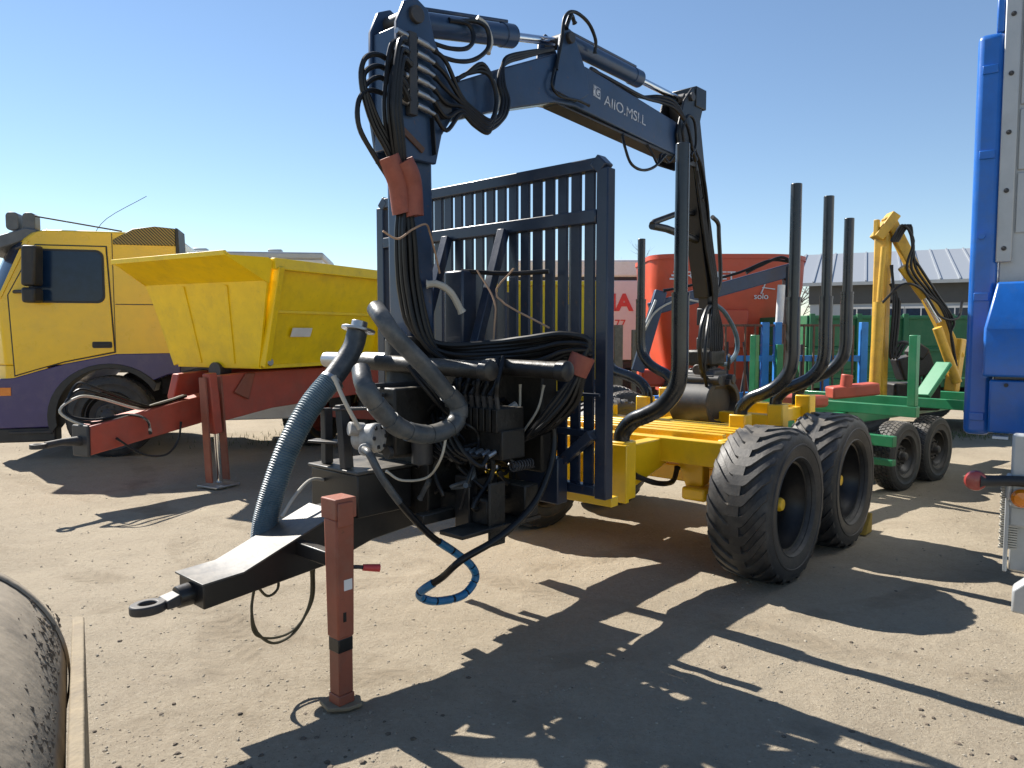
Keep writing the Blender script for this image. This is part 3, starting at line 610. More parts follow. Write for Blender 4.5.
MB().box(1.90, 1.96, -.5, .86, .685, .735).build('crossbar', 'yellow_paint', FT, bevel=.006)
MB().prism([(3.38, .40), (3.38, .50), (3.5, .62), (4.62, .62), (4.95, .50), (4.95, .40), (4.5, .36), (3.6, .36)], .60, .70).build('bogie_beam', 'yellow_paint', FT, bevel=.010)
MB().prism([(3.38, .40), (3.38, .50), (3.5, .62), (4.62, .62), (4.95, .50), (4.95, .40), (4.5, .36), (3.6, .36)], -.70, -.60).build('bogie_beam', 'yellow_paint', FT, bevel=.010)
MB().box(3.33, 3.56, .44, .62, .43, .52).build('bogie_end', 'yellow_paint', FT, bevel=.02)
MB().beam(V3(3.45, .50, .52), V3(3.42, .48, .72), .13, .10, w1=.2).build('bogie_hanger', 'yellow_paint', FT, bevel=.008)
MB().box(3.85, 4.1, -.68, .68, .44, .56).build('axle_beam', 'yellow_paint', FT, bevel=.01)
hose(FT, [(2.9, .35, .64), (3.05, .42, .58), (3.25, .42, .56), (3.35, .40, .64)], .018)
# stakes
def stake(s, zb, zt, sg, tb=.58, ttop=.945):
    zz = zb
    low = [(s, sg*tb, zz-.12), (s, sg*tb, zz), (s, sg*(tb+.015), zz+.06), (s, sg*(tb+.08), zz+.125), (s, sg*(tb+.17), zz+.165), (s, sg*(ttop-.10), zz+.22), (s, sg*(ttop-.025), zz+.31), (s, sg*ttop, zz+.42), (s, sg*ttop, zz+.6), (s, sg*ttop, zz+.82)]
    st = MB().tube([V3(*p) for p in low], .047, 18, 6).build('stake', 'stake_paint', FT)
    MB().tube([V3(s, sg*ttop, zz+.75), V3(s, sg*ttop, zt)], .037, 16).build('stake_extension', 'stake_paint', st, bevel=.004)
    MB().lathe([(.049, 0), (.049, .02), (.037, .02)], V3(s, sg*ttop, zz+.81), (0, 0, 1), 16).build('collar', 'stake_paint', st)
for s_, zb, zt in ((2.40, .94, 2.545), (3.92, .97, 2.56), (4.53, 1.0, 2.56), (4.98, 1.05, 2.45)):
    for sg in (1, -1): stake(s_, zb, zt, sg, ttop=1.04 if (sg < 0 and s_ == 4.53) else .945)
# wheels
TW = .40
w0 = make_wheel(FT, 3.45, 1.196, .484, TW, .282, dish=.22, hub_r=.044, hub_out=.075)
dup_wheel(w0, 4.518, 1.196, TW, .472, spin=1.9)
dup_wheel(w0, 3.45, -1.196, TW, .472, True, spin=.7)
dup_wheel(w0, 4.518, -1.196, TW, .472, True, spin=2.6)

# hoses of the trailer
def corr(t, i): return .0578 if i % 2 else .0538
P = catmull([V3(*p) for p in ((.55, -.17, .50), (.57, -.15, .58), (.59, -.15, .70), (.64, -.15, .85), (.72, -.15, 1.03), (.84, -.15, 1.21), (.98, -.15, 1.35), (1.08, -.15, 1.47), (1.115, -.15, 1.56))], 34)
k80 = int(len(P)*.72)
sh = MB().tube(P[:k80+1], 1, 16, 1, rfun=corr).build('suction_hose', 'hose_blue', FT, smooth=25)
MB().tube(P[k80:], .052, 16, 1).build('hose_end', 'hose_grey', sh)
MB().lathe([(.055, 0), (.062, .004), (.062, .022), (.055, .026)], P[k80]-Z*.01, P[k80+1]-P[k80-1], 18).build('hose_clamp', 'steel', sh)
MB().lathe([(.0, 0), (.085, 0), (.085, .014), (.04, .016), (.04, .05), (0, .055)], V3(1.12, -.15, 1.565), V3(.25, .0, 1), 22).build('flange', 'steel', sh, bevel=.002)
hb_pts = [(.84, .36, 1.66), (.82, .44, 1.61), (.85, .48, 1.54), (.98, .5, 1.42), (1.11, .5, 1.30), (1.195, .5, 1.22), (1.165, .5, 1.14), (1.02, .5, 1.11), (.86, .5, 1.15), (.75, .5, 1.24), (.69, .48, 1.335), (.73, .40, 1.40)]
P = catmull([V3(*p) for p in hb_pts], 12)
lh = MB().tube(P, .039, 16, 1).build('return_hose', 'hose_grey', FT)
for j in range(10):
    i0 = 50+j*9
    if i0+8 < len(P)-6: MB().tube(P[i0:i0+8], .0425, 16, 1).build('hose_wrap', 'hose_grey', lh)
pc = [(.83, .28, 1.04), (.80, .36, 1.03), (.84, .40, .92), (.96, .4, .77), (1.11, .4, .62), (1.26, .4, .51), (1.37, .4, .42), (1.40, .4, .345), (1.31, .4, .285), (1.13, .4, .305), (1.04, .4, .365), (1.07, .52, .46), (1.10, .62, .555), (1.30, .67, .63), (1.51, .68, .74), (1.63, .68, .89), (1.68, .67, 1.03), (1.67, .66, 1.14)]
P = catmull([V3(*p) for p in pc], 12)
ph = MB().tube(P, .0165, 10, 1).build('pressure_hose', 'hose_rubber', FT)
MB().tube(P[:34], .0172, 10, 1).build('hose_cover', 'hose_grey', ph)
for j in range(11):
    i0 = 52+j*7
    if i0 < 128: MB().tube(P[i0:i0+7], .0198, 12, 1).build('hose_wrap', 'wrap_blue', ph)
for dz, r_ in ((0, .0065), (.012, .0055)):
    hose(FT, [(.70+dz, .05, .50), (.69+dz, .05, .34), (.62, .04, .22+dz), (.52, .03, .19+dz*2), (.44-dz, .03, .26), (.42, .02, .36), (.45, 0, .47)], r_, 'hose_olive', sub=8)
hose(FT, [(.56, .0, .49), (.54, .03, .43), (.49, .03, .41), (.44, .03, .47)], .006, 'hose_olive', sub=6)
hose(FT, [(.62, -.06, .72), (.70, -.08, .80), (.80, -.10, .86), (.9, -.12, .84)], .008, 'hose_pale', sub=6)
hose(FT, [(.80, .10, 1.36), (.82, .16, 1.24), (.88, .18, 1.12)], .010, 'hose_pale', sub=6)
hose(FT, [(1.16, .46, 1.10), (1.14, .44, .98), (1.18, .30, .87), (1.05, .27, .87), (.98, .24, .92)], .006, 'hose_pale', sub=6)
hose(FT, [(1.36, .10, 1.80), (1.40, .14, 1.80), (1.46, .17, 1.76), (1.52, .19, 1.66)], .018, 'hose_pale', sub=6)
# column bundle: from the manifold down the column, across to the valves
rb = random.Random(11)
for i in range(9):
    dx = (i % 3)*.028-.03; dt = (i//3)*.028
    x0 = rb.uniform(-.008, .008)
    pts = [(1.19+dx*.5, .15+dt*.4, 2.93-.055*(i % 6)), (1.115+dx*.4, .155+dt, 2.87-.03*(i % 6)), (1.09+dx*.7, .15+dt, 2.62), (1.11+dx*.7, .145+dt, 2.46), (1.15+dx*.45, .14+dt*.7, 2.30), (1.17+dx*.45, .14+dt*.7, 2.18), (1.18+dx+x0, .13+dt, 2.0), (1.20+dx*1.2, .13+dt, 1.76), (1.24+dx*1.2, .16+dt*1.2, 1.58-.008*i), (1.36+dx, .24+dt, 1.48-.014*i+.02), (1.50, .40+dt, 1.475-.018*i+.03), (1.60+dx, .60+dt, 1.49-.018*i+.04), (1.66+dx, .76, 1.51-.014*i+.04), (1.70, .86, 1.50-.008*i+.02), (1.70+dx*.5, .84, 1.43), (1.67+dx, .80+dt*.5, 1.33), (1.64+dx*2, .72+dt, 1.20), (1.60+dx*2, .62+dt-.02*i*.5, 1.06), (1.55, .52-.03*i, 1.02), (1.50, .42-.04*i, 1.06)]
    hose(FT, pts, .0125 if i % 4 else .015, sub=6)
for i in range(3):
    d = i*.022
    pts = [(1.17, .13, 2.80-.05*i), (1.05, .14, 2.83-.05*i), (.965, .14, 2.79-.06*i), (.945+d, .14, 2.68-.03*i), (1.0+d, .14, 2.52), (1.09+d, .15, 2.38), (1.14+d, .14, 2.22), (1.19+d, .14, 2.05), (1.22+d, .15, 1.80), (1.30+d, .17, 1.5), (1.42, .25, 1.36)]
    hose(FT, pts, .0125, sub=6)
hose(FT, [(1.17, .12, 2.66), (1.0, .14, 2.66), (.93, .14, 2.60), (.93, .14, 2.48), (1.02, .14, 2.36), (1.10, .15, 2.25), (1.18, .15, 2.05), (1.2, .15, 1.9)], .012, sub=6)
for d_, e_, f_ in ((-.028, .0, .0), (.034, .03, -.05)):
    MB().tube([V3(1.10+d_, .165+e_, 2.37+f_*.3), V3(1.135+d_, .17+e_, 2.30), V3(1.16+d_, .165+e_, 2.24), V3(1.175+d_*.8, .16+e_, 2.15+f_*.5), V3(1.18+d_*.7, .16+e_, 2.125+f_*.3)], [.052, .05, .046, .048, .05], 14, 3).build('hose_sleeve', 'sleeve_red', FT)
b = MB(); b.tube([V3(1.685, .84, 1.45), V3(1.665, .81, 1.36)], [.06, .055], 12); b.build('hose_sleeve', 'sleeve_red', FT)
hose(FT, [(1.01, .20, 2.02), (1.08, .22, 1.99), (1.16, .23, 2.04), (1.25, .22, 2.075), (1.33, .16, 2.05), (1.40, .12, 1.96), (1.45, .10, 1.86)], .005, 'rope', 'rope', sub=6)
hose(FT, [(1.62, .20, 1.88), (1.60, .34, 1.72), (1.58, .36, 1.58), (1.58, .34, 1.36)], .005, 'rope', 'rope', sub=6)
hose(FT, [(1.66, .42, 1.88), (1.62, .34, 1.74), (1.70, .62, 1.58)], .005, 'rope', 'rope', sub=4)
# manifold block with fittings and its hoses to the boom
mf = MB().box(1.22, 1.27, .115, .15, 2.60, 2.99).build('manifold', 'dark_steel', FT, bevel=.004)
for i in range(6):
    z = 2.965-.062*i
    MB().tube([V3(1.275, .135, z), V3(1.34, .14, z-.012), V3(1.35, .14, z-.014), V3(1.385, .14, z-.022)], [.016, .016, .012, .012], 10).build('fitting', 'steel', mf)
    MB().tube([V3(1.215, .135, z), V3(1.15, .14, z+.005)], [.016, .014], 10).build('fitting', 'steel', mf)
    k = i
    pts = [(1.385, .14, z-.022), (1.46, .145, z-.06-.005*k), (1.56, .15, 2.76-.018*k), (1.66, .15, 2.71-.016*k), (1.76, .155, 2.68-.012*k), (1.84+.01*k, .15, 2.72), (1.88+.012*k, .14, 2.82), (1.87+.01*k, .12, 2.92), (1.95, .09, 3.035+.006*k), (2.12, .085, 3.12+.006*k), (2.38, .08, 3.235)]
    if k % 2: pts = pts[:5]+[(1.82, .15, 2.78), (1.80, .14, 2.90), (1.74, .12, 2.925+.01*k), (1.64, .10, 2.90), (1.58, .09, 2.86)]
    hose(FT, pts, .0115, sub=6)
for q in ([(1.40, .09, 2.95), (1.56, .11, 2.945), (1.70, .11, 2.99), (1.80, .11, 3.08), (1.80, .10, 3.18), (1.72, .08, 3.20), (1.62, .06, 3.17)], [(1.38, .09, 3.0), (1.52, .10, 3.0), (1.64, .11, 3.03), (1.70, .10, 3.10), (1.68, .08, 3.17), (1.56, .06, 3.16)]):
    hose(FT, q, .012, sub=6)
hose(FT, [(1.80, .105, 3.05), (1.825, .105, 3.12), (1.80, .09, 3.20), (1.75, .075, 3.225)], .0135, 'hose_pale', sub=6)
hose(FT, [(1.86, .09, 2.93), (1.88, .12, 2.84), (1.83, .14, 2.74)], .007, 'hose_pale', 'cable_tie', sub=4)
hose(FT, [(2.40, .09, 3.12), (2.44, .10, 3.30), (2.47, .10, 3.44), (2.56, .10, 3.50), (2.70, .10, 3.48), (2.78, .10, 3.40), (2.79, .09, 3.32)], .011, sub=6)
hose(FT, [(2.48, .10, 3.38), (2.53, .10, 3.47), (2.58, .09, 3.44)], .013, sub=6)
hose(FT, [(2.38, .095, 3.12), (2.35, .10, 3.02), (2.42, .10, 2.97), (2.60, .098, 2.985), (2.72, .098, 2.98)], .008, sub=6)
for i in range(3):
    hose(FT, [(2.80, .05-.04*i, 3.235), (3.05, .06-.04*i, 3.215), (3.40, .07-.03*i, 3.19+.01*i), (3.60, .08, 3.20+.02*i), (3.76, .11, 3.18+.02*i), (3.90, .13, 3.08), (3.97, .13, 2.95), (4.05, .12, 2.86)], .0125, sub=6)
hose(FT, [(3.16, .05, 2.90), (3.155, .08, 2.80), (3.20, .1, 2.70), (3.34, .1, 2.68), (3.50, .1, 2.73), (3.66, .09, 2.84)], .010, sub=6)
hose(FT, [(3.46, .06, 2.88), (3.50, .09, 2.80), (3.56, .09, 2.76), (3.62, .08, 2.84), (3.72, .08, 2.80), (3.80, .08, 2.86)], .010, sub=6)
for i in range(2):
    hose(FT, [(4.05, .11, 2.95), (4.16, .10+.02*i, 2.80), (4.28, .09+.02*i, 2.50), (4.36, .08, 2.2), (4.46, .08, 1.95), (4.48, .07, 1.80)], .011, sub=6)
hose(FT, [(3.90, .12, 2.90), (3.84, .125, 3.04), (3.90, .13, 3.16), (4.0, .13, 3.14), (4.03, .13, 2.98), (3.96, .125, 2.88)], .011, sub=6)
# valve bank between the column and the gate
vb = MB().box(1.36, 1.52, .30, .62, .96, 1.10).build('valve_bank', 'grime_shade', FT, bevel=.006)
for i in range(7):
    tt = .33+i*.042
    MB().box(1.345, 1.535, tt-.016, tt+.016, 1.09, 1.20).build('valve_section', 'grime_shade', vb, bevel=.004)
    MB().cyl(V3(1.37, tt, 1.20), V3(1.36, tt, 1.26), .012, n=8).build('fitting', 'dark_steel', vb)
    MB().cyl(V3(1.35, tt, 1.0), V3(1.30, tt, .985), .013, n=8).build('fitting', 'steel', vb)
    hose(FT, [(1.36, tt, 1.26), (1.36+.02*(i % 3), tt+.01, 1.33), (1.44, tt-.03, 1.38+.01*i), (1.48, tt-.12, 1.34), (1.46, tt-.2, 1.22)], .011, sub=5)
    hose(FT, [(1.30, tt, .985), (1.24, tt+.01, .95+.02*(i % 3)), (1.20, tt-.06, 1.02), (1.22, tt-.16, 1.12+.03*(i % 2)), (1.30, tt-.25, 1.18)], .010, sub=5)
for i in range(6):
    hose(FT, [(1.10+.03*i, .26, 1.40-.02*i), (1.14+.03*i, .33, 1.30), (1.2+.04*i, .36, 1.22-.02*i), (1.3+.02*i, .38, 1.12)], .010, sub=5)
for i in range(4):
    b = MB(); b.box(.98+.0*i, 1.30, .14+.03*i, .16+.03*i, 1.30-.045*i, 1.32-.045*i); b.build('steel_pipe', 'dark_steel', FT, bevel=.004)
MB().box(1.02, 1.34, .12, .26, .98, 1.30).build('pump_housing', 'grime_shade', FT, bevel=.01)
MB().cyl(V3(1.0, .22, 1.0), V3(1.36, .24, .99), .03).build('steel_pipe', 'dark_steel', FT)
MB().cyl(V3(1.14, .31, .94), V3(1.14, .31, 1.06), .05, n=16).build('oil_filter', 'dark_steel', FT, bevel=.006)
cl = random.Random(21)
for k in range(34):
    s0 = cl.uniform(1.2, 1.62); t0 = cl.uniform(.12, .46); z0 = cl.uniform(.95, 1.34)
    pts = [(s0, t0, z0)]
    for q in range(4):
        s0 += cl.uniform(-.13, .13); t0 = min(.52, max(.1, t0+cl.uniform(-.12, .14))); z0 -= cl.uniform(-.03, .16)
        pts.append((min(1.72, max(1.22, s0)), t0, max(.74, z0)))
    hose(FT, pts, cl.choice((.008, .010, .012, .014)), 'hose_rubber' if cl.random() < .88 else 'hose_grey', sub=6)
for k in range(16):
    p = (cl.uniform(1.22, 1.6), cl.uniform(.2, .52), cl.uniform(.85, 1.25)); d = (cl.uniform(-.04, .04), cl.uniform(-.02, .05), cl.uniform(-.05, .05))
    MB().tube([V3(*p), V3(p[0]+d[0], p[1]+d[1], p[2]+d[2])], cl.choice((.012, .016, .02)), 8).build('fitting', cl.choice(('steel', 'cast_grey', 'dark_steel', 'dark_steel')), FT)
co = [V3(1.40+.25*q/90*.6, .64, .93) + Vector((0, -.02*math.cos(q*.55), .022*math.sin(q*.55))) for q in range(91)]
MB().tube(co, .004, 5).build('spring', 'dark_steel', FT)
for k, (a, c) in enumerate((((1.62, .50, 1.30), (1.60, .44, 1.02)), ((1.66, .62, 1.30), (1.60, .53, 1.06)))):
    m_ = tuple((p+q)/2+(.03 if i_ == 1 else 0) for i_, (p, q) in enumerate(zip(a, c)))
    hose(FT, [a, m_, c], .006, 'hose_pale', sub=6)  # pale strands stand in for highlight lines on the black hoses
# ground plate and chock
tag(MB().prism_z([(-.09, -.04), (-.05, -.065), (.05, -.06), (.08, -.03), (.08, .04), (.02, .065), (-.06, .05)], .0, .016).build('foot_board', 'wood', None, bevel=.004), 'small pale wooden board under the red support leg', 'board')
o = bpy.data.objects['foot_board']; o.location = (-1.418+.61*.672+.40*.740, 2.85+.61*.740-.40*.672, .002); o.rotation_euler = (0, 0, .3)
ck = MB().prism([(-.06, 0), (.10, 0), (.10, .15), (.08, .15)], -.05, .05).build('wheel_chock', 'chock_ochre', None, bevel=.006)
tag(ck, 'ochre wooden chock wedged behind the rear tyre of the forestry trailer', 'chock')
q = Vector((-1.418, 2.85, 0))+Vector((.672, .740, 0))*4.93+Vector((.740, -.672, 0))*1.12; ck.location = (q.x, q.y, 0); ck.rotation_euler = (0, 0, R(90-42.24))

# ------------------------------------------------------------------ yellow and purple truck, left
TR = thing('truck', 'yellow truck cab with purple lower panels and dark mirror, partly behind the yellow tipper', 'truck', -5.077, 9.365, 75)
def ring(z, sa, ch=.30, rear=.86, W=-2.45):
    return [(rear, 0, z), (sa, 0, z), (sa-ch*.55, -ch*.55, z), (sa-ch, -ch*1.5, z), (sa-ch*1.12, W/2, z), (sa-ch, W+ch*1.5, z), (sa-ch*.55, W+ch*.55, z), (sa, W, z), (rear, W, z)]
def loft(b, rings):
    n = len(rings[0]); vs = [V3(*p) for r in rings for p in r]
    fs = [(i*n+k, i*n+(k+1) % n, (i+1)*n+(k+1) % n, (i+1)*n+k) for i in range(len(rings)-1) for k in range(n)]
    fs += [tuple(range(n)), tuple((len(rings)-1)*n+k for k in range(n))]
    return b.add(vs, fs)
b = MB(); loft(b, [ring(1.17, -1.11), ring(1.95, -1.16), ring(2.70, -.83), ring(2.78, -.74, rear=.85), ring(2.82, -.60, .2, .80, -2.40)])
cab = b.build('cab', 'yellow_truck', TR, bevel=.02)
b = MB(); loft(b, [ring(.97, -1.11, rear=-.66), ring(1.168, -1.11, rear=-.66)]); b.build('cab_sill', 'yellow_truck', TR, bevel=.01)
b = MB(); r0, r1 = ring(1.97, -1.155), ring(2.66, -.85)
vs = [V3(*p) for p in r0[1:8]] + [V3(*p) for p in r1[1:8]]; c = Vector((0.2, 1.2, 0))
vs = [v+Vector(((v.x-.6), (v.y-1.2), 0)).normalized()*.014 for v in vs]
b.add(vs, [(k, k+1, k+8, k+7) for k in range(6)]); b.build('windscreen', 'glass_dark', TR)
b = MB(); b.prism([(-1.16, 1.99), (-1.13, 1.97), (-.80, 2.68), (-.86, 2.68)], -.02, .012); b.build('pillar', 'yellow_truck', TR, bevel=.004)
# door as a panel that stands a little proud, with shut lines
door_o = [(-1.02, 1.03), (-.74, 1.12), (-.46, 1.20), (.11, 1.315), (.05, 2.64), (-.74, 2.64), (-1.06, 2.02)]
MB().prism(door_o, .001, .004).build('door_gap', 'plastic_black', TR)
door_i = [(-1.005, 1.05), (-.73, 1.135), (-.46, 1.215), (.095, 1.33), (.035, 2.625), (-.732, 2.625), (-1.043, 2.02)]
dr = MB().prism(door_i, .002, .016).build('door', 'yellow_truck', TR, bevel=.004)
def rrect(s0, s1, z0, z1, r, n=5, sk=0.0):
    out = []
    for cx, cz, a0 in ((s1-r, z1-r, 0), (s0+r, z1-r, 90), (s0+r, z0+r, 180), (s1-r, z0+r, 270)):
        for k in range(n+1):
            a = R(a0+90*k/n); out.append((cx+r*math.cos(a), cz+r*math.sin(a)))
    return out
MB().prism(rrect(-.82, .015, 1.93, 2.585, .09), .0165, .022).build('window_frame', 'plastic_black', dr)
MB().prism(rrect(-.795, -.01, 1.955, 2.56, .075), .0225, .026).build('window', 'glass_dark', dr)
MB().prism(rrect(-.15, .075, 1.375, 1.455, .02, 3), .0165, .021).build('handle_recess', 'plastic_black', dr)
MB().prism(rrect(-.12, .05, 1.40, 1.43, .012, 3), .022, .036).build('handle', 'plastic_black', dr, bevel=.004)
MB().box(.125, .85, .001, .006, 1.915, 1.925).build('panel_seam', 'plastic_black', TR)
MB().box(.105, .112, .001, .005, 1.32, 2.80).build('panel_seam', 'plastic_black', TR)
MB().prism([(.12, 2.66), (.12, 2.72), (.35, 2.86), (.60, 2.90), (.84, 2.88), (.84, 2.66)], -.50, .012).build('air_deflector', 'hatch_print', TR, bevel=.01)
MB().prism([(.842, 2.56), (.842, 2.89), (.875, 2.88), (.885, 2.56)], -.50, .02).build('deflector_trim', 'plastic_black', TR, bevel=.006)
low = [(-1.28, .40), (-1.27, 1.0), (-1.03, 1.015), (-.74, 1.105), (-.46, 1.185), (.11, 1.30), (.86, 1.31), (.86, 1.05), (.70, 1.03)]
arc = [(.02+.62*math.cos(R(a)), .52+.62*math.sin(R(a))) for a in range(42, 196, 11)]
MB().prism(low+arc+[(-.60, .40)], -2.44, .010).build('lower_panel', 'purple_paint', TR, bevel=.012)
arc2 = [(.02+.60*math.cos(R(a)), .52+.60*math.sin(R(a))) for a in range(30, 200, 10)]; arc3 = [(.02+.70*math.cos(R(a)), .52+.66*math.sin(R(a))) for a in range(198, 28, -10)]
MB().prism(arc2+arc3, -.30, .03).build('wheel_arch', 'plastic_black', TR, bevel=.006)
MB().box(-1.26, -.60, -.25, .0, .22, .40).build('step_box', 'plastic_black', TR, bevel=.02)
MB().box(-1.1, -.62, -.2, .03, .33, .36).build('step', 'dark_steel', TR, bevel=.005)
MB().box(-1.18, -1.06, .0105, .018, .80, .90).build('side_lamp', 'lamp_amber', TR, bevel=.004)
b = MB(); b.tube([V3(-.98, .01, 2.06), V3(-.86, .14, 2.06), V3(-.74, .2, 2.02)], .022, 8); b.tube([V3(-.94, .01, 2.58), V3(-.80, .16, 2.60), V3(-.72, .2, 2.58)], .018, 8)
mi = b.build('mirror_arm', 'plastic_black', TR)
MB().hexa([V3(-.84, .14, 2.12), V3(-.62, .14, 2.12), V3(-.66, .34, 2.12), V3(-.80, .34, 2.12), V3(-.82, .14, 2.60), V3(-.60, .14, 2.60), V3(-.64, .34, 2.59), V3(-.78, .34, 2.59)]).build('mirror', 'plastic_black', TR, bevel=.03, seg=3)
MB().hexa([V3(-.82, .14, 1.92), V3(-.62, .14, 1.92), V3(-.66, .34, 1.92), V3(-.80, .34, 1.92), V3(-.84, .14, 2.10), V3(-.62, .14, 2.10), V3(-.66, .34, 2.10), V3(-.80, .34, 2.10)]).build('mirror', 'plastic_black', TR, bevel=.03, seg=3)
MB().prism([(-1.45, 2.55), (-1.40, 2.64), (-.86, 2.84), (-.72, 2.82), (-.78, 2.72), (-1.3, 2.52)], -2.3, -.05).build('sun_visor', 'plastic_grey', TR, bevel=.015)
for s0, z0 in ((-1.02, 2.86), (-.84, 2.86)):
    MB().prism(rrect(s0-.06, s0+.08, z0-.05, z0+.17, .05), -.30, -.10).build('roof_lamp', 'plastic_grey', TR, bevel=.012)
MB().tube([V3(-.82, -.12, 3.0), V3(.2, -.12, 2.84)], .010, 8).build('roof_bar', 'plastic_black', TR)
MB().tube([V3(-.35, -.9, 2.82), V3(-.15, -.9, 3.1), V3(.35, -.9, 3.42)], .004, 6, 4).build('antenna', 'plastic_black', TR)
tw = make_wheel(TR, .02, .02, .52, .30, .30, 'road', rim_mat='dark_steel', hub_mat='dark_steel', dish=.03, hub_r=.09, hub_out=.05, bolts=10)
dup_wheel(tw, .02, -2.42, .30, .508, True)
for s_ in (3.6,):
    dup_wheel(tw, s_, .02, .30, .508); dup_wheel(tw, s_, -2.42, .30, .508, True)
for tt in (-.80, -1.65): MB().box(.5, 5.4, tt-.05, tt+.05, .72, .98).build('chassis_rail', 'dark_steel', TR, bevel=.005)
MB().prism(rrect(1.25, 2.6, .42, 1.0, .12), -.62, -.02).build('fuel_tank', 'white_paint', TR, bevel=.02)
MB().box(1.3, 5.3, -2.40, -.05, 1.05, 1.18).build('platform', 'dark_steel', TR, bevel=.01)
MB().box(1.3, 5.3, -2.38, -.08, 1.183, 2.15).build('shade_bulk', 'dark_steel', TR, bevel=.02)  # added bulk hidden behind the tipper, there to shade the ground beneath it
MB().box(2.7, 3.0, -2.3, -.05, .40, .95).build('battery_box', 'plastic_black', TR, bevel=.02)
for k in range(4): MB().box(1.0, 1.05, -.1-.6*k-.05, -.1-.6*k, 1.18, 2.3).build('rack_post', 'dark_steel', TR, bevel=.004)

# ------------------------------------------------------------------ yellow tipping trailer with red drawbar
TP = thing('tipper_trailer', 'yellow tipping trailer body on a red chassis with drawbar and red jack', 'trailer', -3.145, 8.0, 27)
L_ = 4.1
def tub_side(sg, name):
    b = MB(); a, c = sg*.60, sg*.93
    o = [V3(0, a, 1.22), V3(L_, a, 1.22), V3(L_+.1, c, 2.27), V3(-.16, c, 2.12)]
    o = [V3(0, a, 1.22), V3(L_, a, 1.22), V3(L_+.05, c, 2.27), V3(-.14, c, 2.27)]
    i = [v+Vector((0, sg*.03, 0)) for v in o]
    b.hexa(o+i); return b.build(name, 'yellow_tipper', TP)
for sg in (1, -1):
    tub_side(sg, 'side_panel')
    MB().beam(V3(-.14, sg*.955, 2.245), V3(L_+.05, sg*.955, 2.245), .07, .11).build('top_rail', 'yellow_tipper', TP, bevel=.008)
    MB().beam(V3(-.06, sg*.78, 1.78), V3(L_, sg*.78, 1.78), .03, .035).build('side_rib', 'yellow_tipper', TP, bevel=.006)
    for s_ in (0.03, 1.9, 3.9):
        MB().beam(V3(s_, sg*.63, 1.22), V3(s_-.10, sg*.955, 2.23), .12 if s_ < 1 else .08, .075, up=(1, 0, 0)).build('corner_post' if s_ < 1 else 'side_post', 'yellow_tipper', TP, bevel=.008)
MB().box(0, L_, -.62, .62, 1.19, 1.23).build('floor', 'yellow_tipper', TP, bevel=.004)
b = MB(); b.hexa([V3(-.01, -.60, 1.2), V3(.02, -.60, 1.2), V3(.02, .60, 1.2), V3(-.01, .60, 1.2), V3(-.17, -.90, 2.08), V3(-.14, -.90, 2.08), V3(-.14, .90, 2.08), V3(-.17, .90, 2.08)]); b.build('front_panel', 'yellow_tipper', TP, bevel=.003)
b = MB(); b.hexa([V3(-.17, -.90, 2.08), V3(-.14, -.90, 2.06), V3(-.14, .90, 2.06), V3(-.17, .90, 2.08), V3(-.60, -.82, 2.28), V3(-.58, -.82, 2.32), V3(-.58, .78, 2.34), V3(-.60, .78, 2.30)]); b.build('hood', 'yellow_tipper', TP, bevel=.003)
MB().beam(V3(-.59, -.84, 2.295), V3(-.59, .80, 2.315), .035, .05).build('hood_lip', 'yellow_tipper', TP, bevel=.006)
MB().hexa([V3(-.155, .895, 2.05), V3(-.14, .935, 2.27), V3(-.20, .935, 2.30), V3(-.60, .78, 2.30), V3(-.155, .915, 2.05), V3(-.14, .955, 2.27), V3(-.20, .955, 2.30), V3(-.60, .80, 2.30)]).build('hood_gusset', 'yellow_tipper', TP)
for tt in (-.28, .30):
    MB().beam(V3(-.018, tt*.85, 1.24), V3(-.17, tt*1.1, 2.05), .045, .02, up=(1, 0, 0)).build('front_rib', 'yellow_tipper', TP, bevel=.006)
MB().hexa([V3(.32, .725, 1.52), V3(.62, .725, 1.52), V3(.62, .728, 1.52), V3(.32, .728, 1.52), V3(.32, .763, 1.615), V3(.62, .763, 1.615), V3(.62, .766, 1.615), V3(.32, .766, 1.615)]).build('maker_label', 'white_paint', TP)
MB().cyl(V3(.05, .66, 1.26), V3(.05, .71, 1.26), .04, n=14).build('hinge_knob', 'steel', TP, bevel=.004)
for tt in (-.32, .32):
    MB().prism([(-.3, .66), (-.35, .90), (-.28, 1.13), (.1, 1.15), (L_-.1, 1.15), (L_-.1, .85), (1.8, .78), (.4, .74)], tt-.05, tt+.05).build('chassis_beam', 'red_paint', TP, bevel=.01)
b = MB(); b.prism([(-1.52, .47), (-1.52, .73), (-.42, .90), (.3, 1.0), (.3, .74), (-.35, .63)], -.10, .10); b.build('drawbar', 'red_paint', TP, bevel=.012)
MB().box(-1.555, -1.525, -.11, .11, .46, .74).build('drawbar_plate', 'dark_steel', TP, bevel=.01)
b = MB(); b.tube([V3(-1.55, 0, .60), V3(-1.72, 0, .61), V3(-1.86, 0, .60)], [.045, .03, .03], 12); b.lathe([(.035, -.02), (.065, -.02), (.065, .02), (.035, .02), (.035, -.02)], V3(-1.92, 0, .60), (0, 0, 1), 20, False); b.build('hitch_eye', 'dark_steel', TP, bevel=.004)
jk = MB().beam(V3(-.43, .36, 1.16), V3(-.37, .36, .55), .10, .10).build('jack', 'red_paint', TP, bevel=.012)
MB().cyl(V3(-.37, .37, .56), V3(-.345, .37, .05), .03, n=16).build('jack_rod', 'chrome', jk)
for ds in (-.095, .10):
    MB().beam(V3(-.42+ds, .36, 1.12), V3(-.36+ds*1.1, .36, .06), .09, .022, up=(1, 0, 0)).build('guide_plate', 'stand_red', jk, bevel=.004)
